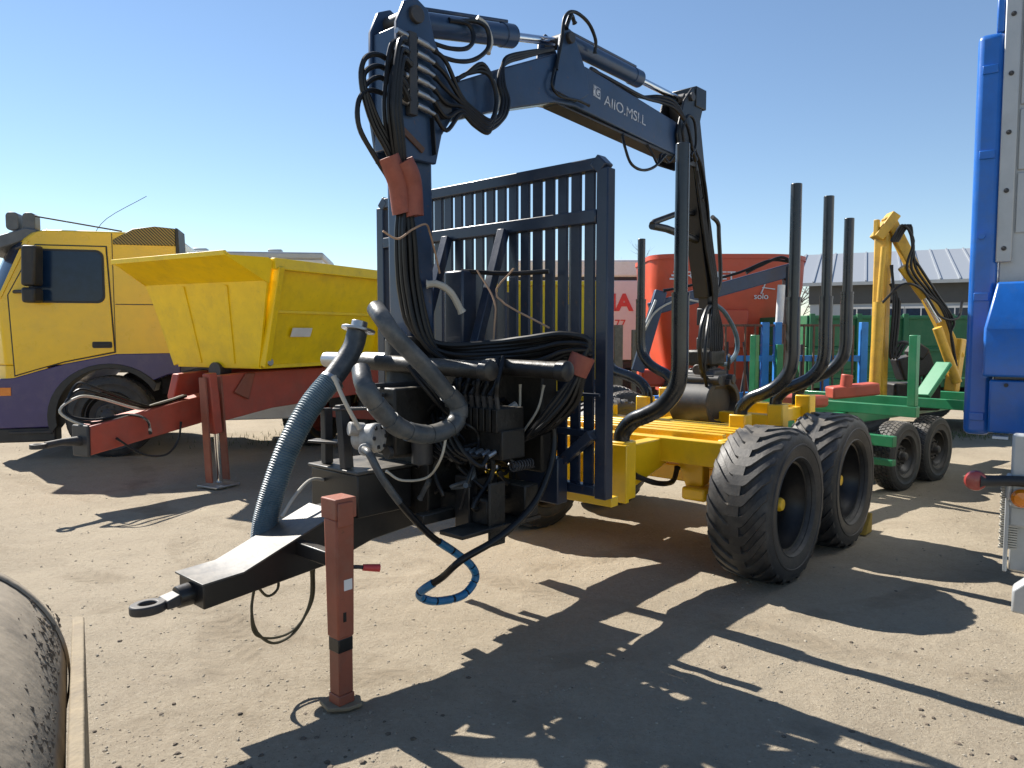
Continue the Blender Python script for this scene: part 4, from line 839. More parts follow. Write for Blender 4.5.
MB().box(-.50, -.20, .22, .50, .01, .03).build('jack_foot', 'steel', jk, bevel=.004)
MB().prism([(-.15, .95), (.02, 1.14), (.14, 1.14), (.04, .86)], .375, .40).build('latch', 'stand_red', TP, bevel=.01)
for i in range(3):
    hose(TP, [(-.45, .02*i, .92), (-.8, .03*i, .86), (-1.0, .05+.03*i, .84+.02*i), (-1.3-.04*i, .05*i-.1, .96+.05*i), (-1.5, -.1, .98+.06*i), (-1.66+.03*i, -.1, .86), (-1.45, .02, .72+.03*i), (-1.15, .1, .80), (-1.0, .16, .74), (-.97, .17, .62-.01*i)], .012, 'hose_rubber' if i else 'hose_pale', sub=6)
hose(TP, [(-1.3, .14, .60), (-1.05, .16, .42), (-.8, .16, .38), (-.65, .15, .50), (-.6, .14, .68)], .010, sub=6)
pw = make_wheel(TP, 2.35, .98, .46, .36, .24, 'road', rim_mat='red_paint', hub_mat='dark_steel', dish=.10, bolts=6)
for s_, sg in ((3.35, 1), (2.35, -1), (3.35, -1)): dup_wheel(pw, s_, .98*sg, .36, .448, sg < 0)
MB().box(2.2, 3.5, -.5, .5, .42, .56).build('axle_beam', 'red_paint', TP, bevel=.01)
MB().cyl(V3(-.05, .0, 1.16), V3(.1, .0, 1.16), .09).build('ram_head', 'dark_steel', TP)

# ------------------------------------------------------------------ drum and plank, bottom left corner
DR = thing('storage_cylinder', 'dusty grey-brown steel cylinder lying beside an upright plank in the near corner', 'cylinder', -1.115, 1.84, 60.2)
CS, CZ, CR = -.37, .64, .36
cy = MB().lathe([(0, -.285), (.22, -.275), (.31, -.262), (.345, -.235), (.357, -.19), (.36, .2), (.362, .35), (.36, .5), (.36, 1.05), (.34, 1.09), (.2, 1.11), (0, 1.115)], V3(CS, 0, CZ), (0, -1, 0), 72).build('shell', 'drum_mud', DR, smooth=50)
MB().lathe([(.36, 0), (.365, .006), (.365, .03), (.36, .036)], V3(CS, -.16, CZ), (0, -1, 0), 72, False).build('weld_band', 'drum_mud', DR)
g = random.Random(5); vs = []; fs = []  # dark specks draw the flank's shaded band, together with real grime
for i in range(650):
    t_ = g.uniform(-.24, .9); a = R(16+abs(g.gauss(0, 9))); e = .001+.006*g.random()**3; o = len(vs); nrm = Vector((math.cos(a), 0, math.sin(a))); tn = Vector((-math.sin(a), 0, math.cos(a)))
    c = V3(CS, t_, CZ)+nrm*.3595
    for k in range(6):
        aa = k*1.047; vs.append(c+(tn*math.cos(aa)*1.6+Vector((0, math.sin(aa), 0)))*e*g.uniform(.7, 1.3))
    vs.append(c+nrm*e*.8); fs += [(o+k, o+(k+1) % 6, o+6) for k in range(6)]
b = MB(); b.add(vs, fs); mc = b.build('mud_shade_band', 'clod', DR, smooth=0); mc['kind'] = 'stuff'
b = MB(); b.prism_z([(.0, -.30), (.012, -.315), (.03, -.30), (.03, .95), (.0, .95)], .0, .735); b.build('plank', 'wood', DR, bevel=.004)
for sg in (-.12, .75): MB().box(-.75, -.002, sg-.07, sg+.07, .0, .31).build('bearer', 'wood', DR, bevel=.005)

# ------------------------------------------------------------------ blue box truck, right edge
BT = thing('box_truck', 'bright blue truck with grey panelled box and red rubber side lamp at right edge', 'truck', 2.80, 4.62, 125)
# frame: s = +X, t = -Y (towards camera)
MB().box(.0, .145, -.145, .0, .93, 3.34).build('corner_post', 'blue_paint', BT, bevel=.035, seg=3)
MB().hexa([V3(.135, .002, .96), V3(1.6, .002, .96), V3(1.6, .10, .96), V3(.135, .10, .96), V3(.135, .002, 1.28), V3(1.6, .002, 1.28), V3(1.6, .14, 1.28), V3(.135, .14, 1.28)]).build('lower_skirt', 'blue_paint', BT, bevel=.012)
b = MB(); b.add([V3(.10, .002, 1.30), V3(1.6, .002, 1.30), V3(1.6, .20, 1.30), V3(.10, .20, 1.30), V3(.10, .002, 1.58), V3(1.6, .002, 1.58), V3(1.6, .20, 1.58), V3(.10, .20, 1.58), V3(.15, .002, 1.86), V3(1.6, .002, 1.86), V3(1.6, .05, 1.86), V3(.15, .05, 1.86)],
    [(3, 2, 1, 0), (0, 1, 5, 4), (1, 2, 6, 5), (2, 3, 7, 6), (3, 0, 4, 7), (4, 5, 9, 8), (5, 6, 10, 9), (6, 7, 11, 10), (7, 4, 8, 11), (8, 9, 10, 11)])
b.build('fairing', 'blue_paint', BT, bevel=.014)
bx = MB().box(.15, 2.6, -6.0, -.03, .95, 3.58).build('cargo_box', 'silver_panel', BT, bevel=.01)
for z in (2.15, 2.52, 2.90, 3.26): MB().box(.225, 2.6, -.029, -.018, z, z+.355).build('box_panel', 'silver_panel', bx, bevel=.008)
MB().box(.135, .215, -.028, .012, 1.98, 3.60).build('riveted_strip', 'silver_panel', bx, bevel=.006)
for k in range(5): MB().lathe([(.014, 0), (.014, .006), (.0, .010)], V3(.175, .012, 2.06+k*.34), (0, -1, 0), 12).build('rivet', 'dark_steel', bx)
MB().box(.09, .134, -.12, -.02, 3.34, 3.54).build('corner_cap', 'blue_paint', BT, bevel=.01)
MB().cyl(V3(.06, .0, 2.14), V3(.06, .03, 2.14), .018, n=12).build('post_bolt', 'blue_paint', BT)
MB().cyl(V3(.11, .0, 1.31), V3(.11, .12, 1.31), .022, n=12).build('post_bolt', 'blue_paint', BT)
for z_ in (1.02, 1.75, 2.6, 3.1): MB().box(.03, .11, .0, .012, z_, z_+.05).build('hinge', 'blue_paint', BT, bevel=.004)
for k in range(4): MB().cyl(V3(.22+k*.35, .14, 1.25), V3(.22+k*.35, .15, 1.25), .012, n=8).build('bolt', 'dark_steel', BT)
MB().box(.62, .625, .202, .2035, 1.31, 1.57).build('panel_seam', 'plastic_black', BT)
MB().box(.16, .24, .0, .10, .925, .94).build('reflector_strip', 'white_paint', BT)
for tt in (-1.0, -2.0): MB().box(.4, 2.4, tt-.05, tt+.05, .75, .93).build('chassis_rail', 'dark_steel', BT, bevel=.006)
bw = make_wheel(BT, 0, 0, .50, .30, .29, 'road', rim_mat='white_paint', dish=.05, hub_mat='dark_steel')
bw.location = (2.1, 2.6, .488); bw.rotation_euler = (0, 0, R(90))
# rear light carrier, lower right
b = MB(); b.box(.27, .41, .55, .61, .62, 1.02); b.box(.25, .28, .54, .63, .66, .80); lc = b.build('lamp_bracket', 'silver_panel', BT, bevel=.02)
MB().box(.265, .75, .47, .54, .50, .62).build('bumper', 'silver_panel', BT, bevel=.015)
MB().lathe([(.0, 0), (.045, 0), (.05, .02), (.035, .045), (0, .05)], V3(.325, .615, .68), (0, -1, 0), 20).build('indicator_lamp', 'lamp_amber', lc)
MB().prism([(.30, .08), (.30, .20), (.37, .27), (.80, .32), (.80, .06)], .59, .71).build('mudguard', 'silver_panel', BT, bevel=.012)
for s_ in (.45, 1.3): MB().box(s_, s_+.09, -.6, .438, .82, .94).build('guard_arm', 'dark_steel', BT, bevel=.006)
MB().box(.275, 1.9, .44, .468, .24, .96).build('side_guard', 'silver_panel', BT, bevel=.01)
b = MB()
for k in range(26):
    b.beam(V3(.225+.003*(k % 3), .51, .38+k*.0135), V3(.31, .51, .38+k*.0135), .05, .009)
bz = b.build('brush_strip', 'hose_pale', BT); bz['kind'] = 'stuff'
MB().box(.25, .27, .55, .58, .26, .66).build('mudguard_stay', 'silver_panel', BT, bevel=.004)
b = MB(); b.tube([V3(.40, .62, .77), V3(.28, .64, .77), V3(.17, .66, .76), V3(.13, .67, .76)], [.03, .028, .03, .045], 14, 4); st = b.build('lamp_stalk', 'plastic_black', BT)
MB().lathe([(.0, -.02), (.05, -.02), (.056, .0), (.05, .018), (.03, .026), (0, .028)], V3(.115, .68, .76), (.25, -1, 0), 24).build('side_lamp', 'lamp_red', BT)

# ------------------------------------------------------------------ green trailer with yellow crane
GT = thing('crane_trailer', 'green timber trailer with yellow folded loader crane and twin road tyres', 'trailer', 3.889, 7.41, 52)
gw = make_wheel(GT, .0, .06, .345, .22, .19, 'road', rim_mat='rim_black', hub_mat='dark_steel', dish=.08, bolts=6)
dup_wheel(gw, .74, .06, .22, .335); dup_wheel(gw, 0, -1.2, .22, .335, True); dup_wheel(gw, .74, -1.2, .22, .335, True)
MB().box(-.2, .95, -.13, -.05, .36, .46).build('bogie_beam', 'green_dull', GT, bevel=.01)
MB().box(-.2, .95, -1.09, -1.01, .36, .46).build('bogie_beam', 'green_dull', GT, bevel=.01)
MB().box(.28, .46, -1.05, -.1, .38, .48).build('axle_beam', 'green_dull', GT, bevel=.01)
for tt in (-.35, -.78): MB().box(-2.3, 2.6, tt-.05, tt+.05, .66, .78).build('frame_beam', 'green_paint', GT, bevel=.008)
for s_ in (-.50, .55, 1.7):
    bo = MB().box(s_-.04, s_+.04, -1.42, .36, .785, .885).build('bolster', 'green_paint', GT, bevel=.006)
    for tt in (.31, -1.37):
        if s_ < 0: MB().box(s_-.036, s_+.036, tt-.036, tt+.036, .887, 1.54).build('stake', 'green_paint', bo, bevel=.006)
MB().box(-.62, -.54, -1.0, .2, .50, .60).build('lower_bar', 'green_paint', GT, bevel=.006)
MB().box(-.62, -.54, -1.0, .2, .32, .38).build('lower_bar', 'green_paint', GT, bevel=.006)
MB().beam(V3(.30, .05, .92), V3(.62, .12, 1.25), .16, .05).build('mudguard', 'green_paint', GT, bevel=.01)
GCO = 0
def gp(x, y, z):   # a point given in metres of the yard, brought into the trailer's frame
    d = Vector((x-3.889, y-7.41)); a = R(52); u = Vector((math.sin(a), math.cos(a))); v = Vector((math.cos(a), -math.sin(a)))
    return V3(d.dot(u), d.dot(v), z)
yb = 8.35
b = MB(); b.beam(gp(4.10, yb, .80), gp(4.10, yb, 2.66), .15, .13, up=(0, 0, 1)); yc = b.build('crane_column', 'yellow_crane', GT, bevel=.02)
b = MB(); b.tube([gp(4.0, yb-.12, .95), gp(4.02, yb-.12, 1.9)], .06, 14); b.tube([gp(4.02, yb-.12, 1.9), gp(4.06, yb-.1, 2.5)], .03, 12); b.build('lift_cylinder', 'yellow_crane', GT)
MB().beam(gp(4.13, yb-.02, 2.84), gp(4.92, yb-.1, 1.28), .11, .12).build('main_boom', 'yellow_crane', GT, bevel=.012)
MB().beam(gp(4.02, yb, 2.60), gp(4.20, yb-.02, 2.86), .20, .10).build('boom_link', 'yellow_crane', GT, bevel=.01)
MB().beam(gp(4.00, yb-.05, 2.62), gp(4.00, yb-.05, 2.80), .05, .05).build('hook_plate', 'yellow_crane', GT, bevel=.006)
MB().beam(gp(4.92, yb-.1, 1.50), gp(4.86, yb-.1, .92), .12, .13).build('outer_boom', 'yellow_crane', GT, bevel=.012)
MB().tube([gp(4.24, yb-.15, 2.28), gp(4.50, yb-.15, 1.95)], .05, 14).build('boom_cylinder', 'yellow_crane', GT, bevel=.004)
MB().tube([gp(4.50, yb-.15, 1.95), gp(4.66, yb-.16, 1.68)], .028, 12).build('rod', 'chrome', GT)
MB().tube([gp(4.62, yb-.2, 1.62), gp(4.86, yb-.2, 1.02)], .05, 14).build('stick_cylinder', 'yellow_crane', GT, bevel=.004)
for i in range(4):
    hose(GT, [tuple((lambda q: (q.x, -q.y, q.z))(gp(*p))) for p in ((4.12+.02*i, yb-.14, 2.55), (4.20+.03*i, yb-.2, 2.72), (4.32, yb-.22, 2.55-.05*i), (4.26+.05*i, yb-.22, 2.25), (4.45+.04*i, yb-.24, 2.0), (4.62+.05*i, yb-.24, 1.85-.05*i), (4.76, yb-.22, 1.55), (4.84, yb-.2, 1.2))], .014, sub=6)
for i in range(3):
    hose(GT, [tuple((lambda q: (q.x, -q.y, q.z))(gp(*p))) for p in ((4.14, yb-.12, 2.3-.2*i), (4.16+.03*i, yb-.16, 1.9), (4.14+.03*i, yb-.16, 1.3), (4.22+.05*i, yb-.16, 1.45), (4.36+.06*i, yb-.16, 1.42-.04*i), (4.46+.06*i, yb-.16, 1.1), (4.5, yb-.1, .9))], .016, sub=6)
hose(GT, [tuple((lambda q: (q.x, -q.y, q.z))(gp(*p))) for p in ((4.0, yb-.15, 1.85), (4.2, yb-.25, 2.08), (4.4, yb-.28, 2.02), (4.6, yb-.28, 1.74), (4.8, yb-.26, 1.72), (4.88, yb-.2, 1.9))], .014, sub=6)
b = MB(); b.beam(gp(4.25, yb+.1, .85), gp(4.75, yb+.1, .85), .4, .3); b.beam(gp(4.3, yb, 1.15), gp(4.62, yb-.05, 1.25), .3, .25); b.beam(gp(4.42, yb-.1, 1.3), gp(4.5, yb-.1, 1.42), .2, .15); b.build('control_valves', 'grime_shade', GT, bevel=.02)
b = MB(); b.prism_z([(-1.0, -.85), (-.72, -.80), (-.66, -.40), (-.85, -.45)], .83, .95); b.build('outrigger_foot', 'red_paint', GT, bevel=.03)
MB().beam(gp(3.40, 8.0, .92), gp(3.9, 8.0, .97), .22, .13).build('outrigger_arm', 'red_paint', GT, bevel=.02)
MB().cyl(gp(3.55, 7.95, .95), gp(3.57, 7.95, 1.12), .06).build('outrigger_pin', 'red_paint', GT, bevel=.01)

# ------------------------------------------------------------------ blue rack trailer with dark crane (behind)
BR = thing('rack_trailer', 'blue log trailer with slatted front rack and dark folded crane behind the stakes', 'trailer', 3.4, 9.6, 90)
fr = MB().box(-.95, 1.15, -.03, .03, .70, .80).build('rack_rail', 'blue_dull', BR, bevel=.005)
MB().box(-.95, 1.15, -.03, .03, 1.20, 1.275).build('rack_rail', 'blue_dull', BR, bevel=.005)
MB().box(-.85, .95, -.025, .025, 1.645, 1.675).build('rack_rail', 'rusty_steel', BR, bevel=.004)
for s_ in (-.90, -.16, .0, .62, 1.1): MB().box(s_-.045, s_+.045, -.04, .04, .62, 1.70).build('rack_post', 'blue_dull', BR, bevel=.006)
for i in range(15):
    s_ = -.80+i*.125
    if min(abs(s_+.16), abs(s_)) > .06: MB().box(s_-.011, s_+.011, .032, .05, .66, 1.66).build('slat', 'rusty_steel', BR)
MB().box(-.10, -.02, .20, .28, .5, 1.42).build('rear_post', 'green_paint', BR, bevel=.006)
for s_ in (.05, .65):
    MB().beam(V3(s_, -.3, .7), V3(s_-.9, -.6, .7), .09, .12).build('frame_beam', 'blue_dull', BR, bevel=.008)
MB().beam(V3(-.75, .25, .55), V3(-.35, .6, .38), .10, .08).build('drawbar', 'blue_paint', BR, bevel=.008)
MB().box(-1.9, 1.3, -.75, -.65, .58, .70).build('frame_beam', 'blue_dull', BR, bevel=.008)
MB().box(-1.9, 1.3, -.25, -.15, .58, .70).build('frame_beam', 'blue_dull', BR, bevel=.008)
MB().beam(V3(.33, -.5, .70), V3(.33, -.5, 2.45), .17, .17).build('crane_column', 'black_paint', BR, bevel=.02)
MB().beam(V3(.38, -.5, 2.42), V3(-1.55, -.5, 1.88), .14, .18).build('main_boom', 'crane_paint', BR, bevel=.012)
MB().beam(V3(-1.42, -.42, 2.12), V3(-1.72, -.42, 1.05), .13, .16).build('outer_boom', 'crane_paint', BR, bevel=.012)
MB().beam(V3(-1.50, -.33, 2.0), V3(-1.72, -.33, 1.45), .05, .03).build('outer_boom_cylinder', 'silver_panel', BR, bevel=.006)
MB().tube([V3(.18, -.4, 2.2), V3(.16, -.4, 1.7)], .05, 12).build('lift_cylinder', 'white_paint', BR)
MB().tube([V3(.16, -.4, 1.7), V3(.15, -.4, 1.0)], .03, 12).build('rod', 'chrome', BR)
hose(BR, [(.3, -.38, 2.5), (.0, -.38, 2.52), (-.4, -.38, 2.36), (-1.0, -.38, 2.2), (-1.4, -.34, 2.12)], .018)
hose(BR, [(.32, -.36, 2.48), (.15, -.36, 2.56), (-.1, -.38, 2.46), (-.3, -.38, 2.36)], .02)
hose(BR, [(-.9, -.4, 1.98), (-1.2, -.32, 2.0), (-1.5, -.3, 1.85), (-1.65, -.3, 1.6)], .014, 'hose_pale')
rw = make_wheel(BR, -1.95, .3, .42, .3, .22, 'road', dish=.08, hub_mat='dark_steel')
dup_wheel(rw, -1.0, .3, .3, .408); dup_wheel(rw, -1.95, -1.1, .3, .408, True); dup_wheel(rw, -1.0, -1.1, .3, .408, True)
# a bundle of dark ironwork standing in the rack
for i in range(7):
    x = -.6+.16*i
    MB().beam(V3(x, -.12, .62), V3(x+.12*math.sin(i*2.1), -.14, 1.35+.1*math.cos(i*3)), .04, .03).build('iron_bar', 'dark_steel', BR, bevel=.004)

# ------------------------------------------------------------------ red feed mixer
FM = thing('feed_mixer', 'large orange-red feed mixer tub with white lettering behind the forestry trailer', 'feed mixer', 3.93, 14.2, 90)
def tub_ring(L, Wd, z, n=10):
    out = []; r = Wd*.46; q = Wd*.20
    for cx, cy, rr, a0 in ((L/2-r, -Wd/2+r, r, -90), (L/2-r, Wd/2-r, r, 0), (-L/2+q, Wd/2-q, q, 90), (-L/2+q, -Wd/2+q, q, 180)):
        for k in range(n+1):
            a = R(a0+90*k/n); out.append((cx+rr*math.cos(a), cy+rr*math.sin(a), z))
    return out
rings = [tub_ring(2.3, 1.5, .75), tub_ring(2.45, 1.65, 1.2), tub_ring(2.9, 2.1, 2.4), tub_ring(2.95, 2.15, 2.93)]
n = len(rings[0]); vs = [V3(*p) for r in rings for p in r]
b = MB(); b.add(vs, [(i*n+k, i*n+(k+1) % n, (i+1)*n+(k+1) % n, (i+1)*n+k) for i in range(3) for k in range(n)]+[tuple(range(n))])
b.build('tub', 'mixer_red', FM, smooth=50)
b = MB(); vs = [V3(*p) for r in (tub_ring(2.99, 2.19, 2.86), tub_ring(2.99, 2.19, 2.94), tub_ring(2.9, 2.10, 2.94)) for p in r]
b.add(vs, [(i*n+k, i*n+(k+1) % n, (i+1)*n+(k+1) % n, (i+1)*n+k) for i in range(2) for k in range(n)]); b.build('rim_band', 'mixer_red', FM)
MB().box(-.32, .22, .93, 1.03, 1.30, 1.98).build('unloading_door', 'mixer_red', FM, bevel=.02)
MB().box(-1.1, 1.1, -.7, .7, .45, .78).build('chassis', 'red_paint', FM, bevel=.02)
text('lettering', 'TRIOLIET', .20, 'white_paint', FM, V3(-1.06, 1.062, 2.50), (1, 0, 0), (0, .0, 1), .01, width=1.02)
for k in range(3): MB().beam(V3(-1.18+.03*k, 1.06, 2.51+.06*k), V3(-1.10+.01*k, 1.06, 2.51+.06*k), .02, .03).build('emblem_bar', 'white_paint', FM)
text('model_lettering', 'solo', .15, 'white_paint', FM, V3(.30, 1.045, 2.16), (1, 0, 0), (0, 0, 1), .006)
MB().beam(V3(.42, 1.048, 2.25), V3(.50, 1.052, 2.46), .015, .05, up=(0, 1, 0)).build('model_mark', 'white_paint', FM)
MB().beam(V3(.44, 1.05, 2.36), V3(.66, 1.05, 2.33), .015, .05, up=(0, 1, 0)).build('model_mark', 'white_paint', FM)
MB().box(-.98, -.82, .96, .975, 1.72, 1.80).build('warning_label', 'white_paint', FM)
mw = make_wheel(FM, -.8, .95, .46, .36, .24, 'road', rim_mat='white_paint', dish=.1, hub_mat='dark_steel')
dup_wheel(mw, .8, .95, .36, .448); dup_wheel(mw, -.8, -.95, .36, .448, True); dup_wheel(mw, .8, -.95, .36, .448, True)
MB().box(-1.6, -1.15, .2, .8, .6, .9).build('conveyor', 'mixer_red', FM, bevel=.05)

# ------------------------------------------------------------------ lettered box trailer, yellow skip, white trailer
BX = thing('curtain_trailer', 'pale box trailer with large red letters left of the red feed mixer', 'trailer', 2.2, 17.3, 90)
MB().box(-2.2, 1.3, -2.4, .0, .95, 2.78).build('body', 'banner_pink', BX, bevel=.02)
MB().box(-2.2, 1.3, -2.4, .03, 2.86, 3.25).build('upper_body', 'white_paint', BX, bevel=.05)
MB().box(-2.15, 1.25, -2.3, -.05, 2.782, 2.858).build('body_gap', 'plastic_black', BX)
text('lettering', 'MA', .52, 'letter_red', BX, V3(-.22, .006, 2.10), (1, 0, 0), (0, 0, 1), .004, width=.80, bold=.022)
text('small_lettering', '77', .26, 'letter_red', BX, V3(.16, .006, 1.70), (1, 0, 0), (0, 0, 1), .004)
MB().box(-2.1, 1.2, -1.6, -.7, .7, .93).build('chassis_rail', 'dark_steel', BX, bevel=.01)
cw = make_wheel(BX, .5, -.05, .48, .32, .28, 'road', dish=.08, hub_mat='dark_steel'); dup_wheel(cw, -.6, -.05, .32, .468); dup_wheel(cw, .5, -2.35, .32, .468, True); dup_wheel(cw, -.6, -2.35, .32, .468, True)
for k, (x_, h_, lb) in enumerate(((1.76, 1.70, 'thicker weathered timber upright below the red letters'), (2.02, 1.62, 'thin weathered timber upright beside the feed mixer edge'))):
    o = tag(MB().box(-.07+.03*k, .07-.03*k, -.05, .05, 0, h_).build('timber_post', 'wood', None, bevel=.01), lb, 'post'); o.location = (x_, 12.4, 0)
SK = thing('skip_container', 'yellow open steel skip seen through the headboard slats', 'skip', .42, 13.6, 88)
for sg in (1, -1): MB().hexa([V3(-0.95, sg*.75, .45), V3(0.95, sg*.75, .45), V3(0.95, sg*.80, .45), V3(-0.95, sg*.80, .45), V3(-1.12, sg*.85, 2.38), V3(1.12, sg*.85, 2.38), V3(1.12, sg*.90, 2.38), V3(-1.12, sg*.90, 2.38)]).build('side_wall', 'yellow_tipper', SK, bevel=.01)
for sg in (1, -1): MB().hexa([V3(sg*0.95, -.75, .45), V3(sg*0.99, -.75, .45), V3(sg*0.99, .75, .45), V3(sg*0.95, .75, .45), V3(sg*1.10, -.85, 2.38), V3(sg*1.14, -.85, 2.38), V3(sg*1.14, .85, 2.38), V3(sg*1.10, .85, 2.38)]).build('end_wall', 'yellow_tipper', SK, bevel=.01)
for k in range(5): MB().beam(V3(-.84+k*.42, .82, .45), V3(-.98+k*.48, .92, 2.34), .08, .05).build('wall_rib', 'yellow_tipper', SK, bevel=.008)
MB().box(-1.14, 1.14, .84, .96, 2.36, 2.44).build('top_rail', 'yellow_tipper', SK, bevel=.01)
MB().box(-0.95, 0.95, -.75, .75, .40, .46).build('floor', 'yellow_tipper', SK)
for sg in (1, -1): MB().box(-.9, .9, sg*.5-.06, sg*.5+.06, .0, .40).build('skid', 'dark_steel', SK, bevel=.01)
WT = thing('white_trailer', 'white box trailer with grey roof edge behind the yellow tipper', 'trailer', -7.1, 16.4, 82)
MB().box(-2.9, 2.9, -2.45, 0, .95, 3.20).build('body', 'white_paint', WT, bevel=.02)
MB().box(-2.93, 2.93, -2.48, .03, 3.20, 3.36).build('roof', 'silver_panel', WT, bevel=.04)
MB().box(-2.8, 2.8, -1.7, -.7, .68, .94).build('chassis_rail', 'dark_steel', WT, bevel=.01)
ww = make_wheel(WT, 1.4, -.02, .48, .32, .28, 'road', dish=.08, hub_mat='dark_steel'); dup_wheel(ww, .3, -.02, .32, .468); dup_wheel(ww, 1.4, -2.4, .32, .468, True); dup_wheel(ww, .3, -2.4, .32, .468, True)
for k in range(3): MB().box(-1.5+k*1.6, -1.2+k*1.6, -.4, -.2, 3.36, 3.44).build('roof_vent', 'silver_panel', WT, bevel=.02)

# ------------------------------------------------------------------ green dropside trailer
GD = thing('dropside_trailer', 'faded green dropside trailer behind the yellow crane', 'trailer', 6.45, 11.6, 86)
MB().box(-1.9, 2.6, -2.2, 0, .72, .86).build('bed', 'green_dull', GD, bevel=.01)
for k in range(2):
    z0 = .87+k*.49
    MB().box(-1.9, 2.6, -.05, .0, z0, z0+.475).build('side_board', 'green_dull', GD, bevel=.01)
    MB().box(-1.9, 2.6, -2.2, -2.15, z0, z0+.475).build('side_board', 'green_dull', GD, bevel=.01)
    MB().box(-1.95, -1.91, -2.2, 0, z0, z0+.475).build('end_board', 'green_dull', GD, bevel=.01)
for k in range(7): MB().box(-1.92+k*.74, -1.84+k*.74, .002, .05, .70, 1.86).build('board_post', 'green_dull', GD, bevel=.008)
for z0 in (.96, 1.28, 1.78): MB().box(-1.9, 2.6, .003, .03, z0, z0+.04).build('board_rail', 'green_dull', GD, bevel=.006)
dw = make_wheel(GD, -.9, -.1, .46, .3, .26, 'road', dish=.08, hub_mat='dark_steel'); dup_wheel(dw, 1.3, -.1, .3, .448); dup_wheel(dw, -.9, -2.1, .3, .448, True); dup_wheel(dw, 1.3, -2.1, .3, .448, True)
MB().box(-1.8, 2.5, -1.5, -.7, .5, .72).build('chassis_rail', 'dark_steel', GD, bevel=.01)

# ------------------------------------------------------------------ low building with a sheet-metal roof
BD = thing('metal_roof_building', 'long low workshop with grey sheet-metal roof and dark eaves band', 'building', 11.9, 30, 115)
MB().box(0, 30, -9, 0, 0, 2.75).build('wall', 'wall_grey', BD)
MB().box(-.05, 30, -.3, .06, 2.72, 3.50).build('eaves_band', 'wall_dark', BD)
MB().hexa([V3(-.6, .55, 3.48), V3(31, .55, 3.48), V3(31, -5, 5.10), V3(-.6, -5, 5.10), V3(-.6, .55, 3.55), V3(31, .55, 3.55), V3(31, -5, 5.18), V3(-.6, -5, 5.18)]).build('roof', 'roof_sheet', BD)
rf = bpy.data.objects['roof'] if 'roof' in bpy.data.objects else None
rr = MB().beam(V3(0, .56, 3.57), V3(0, -5, 5.20), .06, .05).build('roof_seam', 'roof_sheet', BD)
for k in range(1, 34):
    o = rr.copy(); COL.objects.link(o); o.parent = BD; o.location = V3(-.5+k*.62, 0, 0)
rr.location = V3(-.5, 0, 0)
MB().hexa([V3(-.6, -10.5, 3.48), V3(31, -10.5, 3.48), V3(31, -5, 5.10), V3(-.6, -5, 5.10), V3(-.6, -10.5, 3.55), V3(31, -10.5, 3.55), V3(31, -5, 5.18), V3(-.6, -5, 5.18)]).build('back_roof', 'roof_sheet', BD)
MB().box(-.62, 31, .55, .62, 3.42, 3.54).build('gutter', 'silver_panel', BD)
for k in range(9):
    s_ = 1.2+k*1.1
    if k < 5: 
        w_ = MB().box(s_, s_+1.0, .002, .03, 1.3, 2.55).build('window', 'glass_dark', BD); MB().box(s_-.04, s_+1.04, .03, .05, 2.52, 2.6).build('frame', 'white_paint', w_)
        MB().box(s_+.48, s_+.52, .031, .05, 1.3, 2.52).build('mullion', 'white_paint', w_)
dr2 = MB().box(6.9, 9.6, .003, .06, 0, 3.05).build('door', 'white_paint', BD); MB().box(6.7, 6.88, .003, .10, 0, 3.2).build('door_frame', 'wall_dark', dr2); MB().box(6.7, 9.8, .003, .10, 3.06, 3.2).build('door_frame', 'wall_dark', dr2)
MB().box(5.6, 6.5, .08, .12, 2.1, 2.9).build('sign_board', 'yellow_paint', BD)

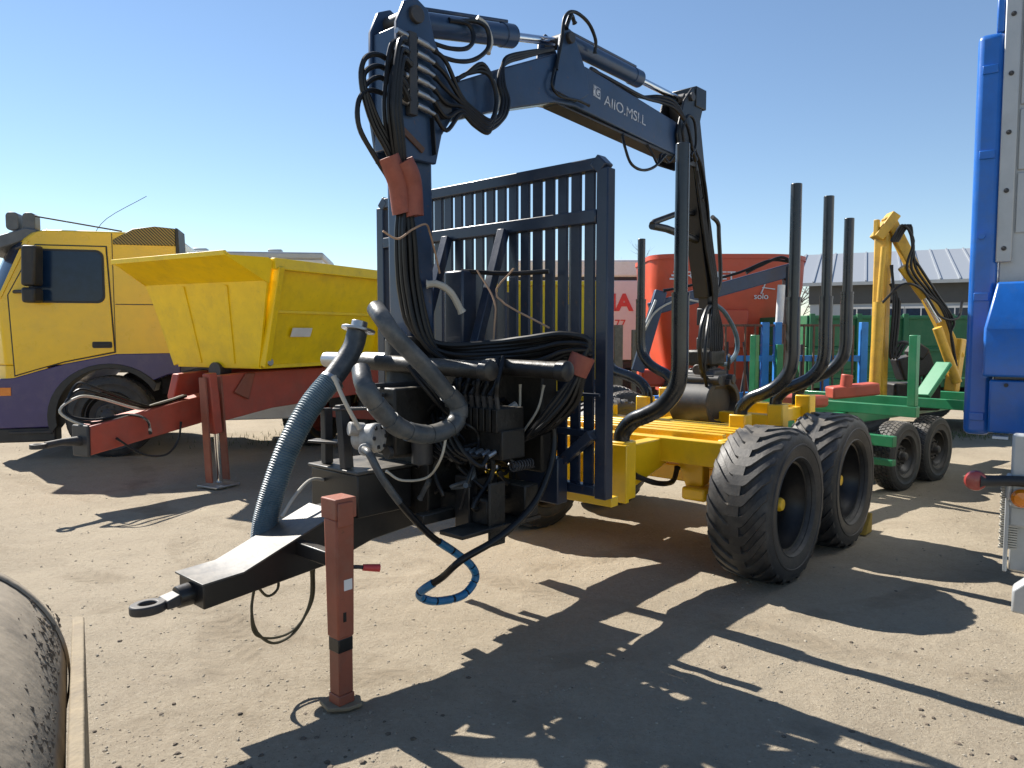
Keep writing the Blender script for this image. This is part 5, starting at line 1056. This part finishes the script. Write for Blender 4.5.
# ------------------------------------------------------------------ bare trees and far treeline
def bare_tree(x, y, h, seed, label):
    g = random.Random(seed); T_ = tag(empty('bare_tree', None, (x, y, 0), 0), label, 'tree', 'bare trees beyond the yard')
    tb = MB(); cb = MB()
    def grow(p, d, ln, r, lv):
        pts = [p]; q = p; dd = d
        for k in range(4):
            dd = (dd+Vector((g.gauss(0, .12), g.gauss(0, .12), g.gauss(.03, .06)))).normalized(); q = q+dd*ln/4; pts.append(q)
        (tb if lv == 0 else cb).tube(pts, [r*(1-.15*i) for i in range(5)], 6 if lv < 2 else 4)
        if lv >= 4: return
        for k in range(5 if lv == 0 else 4):
            i = g.randint(2, 4); a = g.uniform(0, 6.28); up = g.uniform(.25, .9)
            nd = (dd*up+Vector((math.cos(a), math.sin(a), g.uniform(-.1, .5)))*.8).normalized()
            grow(pts[i], nd, ln*g.uniform(.5, .72), r*.42, lv+1)
    grow(Vector((0, 0, -.1)), Vector((0, 0, 1)), h*.42, h*.016, 0)
    tb.build('trunk', 'bark', T_); cb.build('crown', 'bark', T_, smooth=0)
bare_tree(12.2, 62, 11.5, 1, 'bare tree above the left half of the red feed mixer')
bare_tree(16.5, 66, 9.5, 4, 'bare tree just right of the tall one above the red feed mixer')
bare_tree(26.6, 70, 10.5, 9, 'bare tree beside the left end of the workshop roof')
def treeline():
    g = random.Random(2); v = []; f = []
    for i in range(5200):
        x = g.uniform(-120, 150); y = 105+g.uniform(-6, 6); h = 4.2+1.6*math.sin(x*.11)+1.1*math.sin(x*.31+1); z = h*g.random()**.7; a = g.uniform(0, 6.28); b_ = g.uniform(-.8, .8); e = g.uniform(.3, .8); o = len(v)
        dx, dy, dz = e*math.cos(a), e*math.sin(a), e*b_
        v += [(x-dx, y-dy, z-dz), (x+dx, y+dy, z-dz*.3), (x+dx*.3, y-dy, z+e), (x-dx*.5, y+dy, z+e*.8)]; f += [(o, o+1, o+2), (o, o+2, o+3)]
    me = bpy.data.meshes.new('far_treeline'); me.from_pydata(v, [], f); me.materials.append(M['treeline'])
    o = bpy.data.objects.new('far_treeline', me); COL.objects.link(o); o['kind'] = 'stuff'; o['label'] = 'far low line of leafless scrub on the horizon'; o['category'] = 'trees'
treeline()
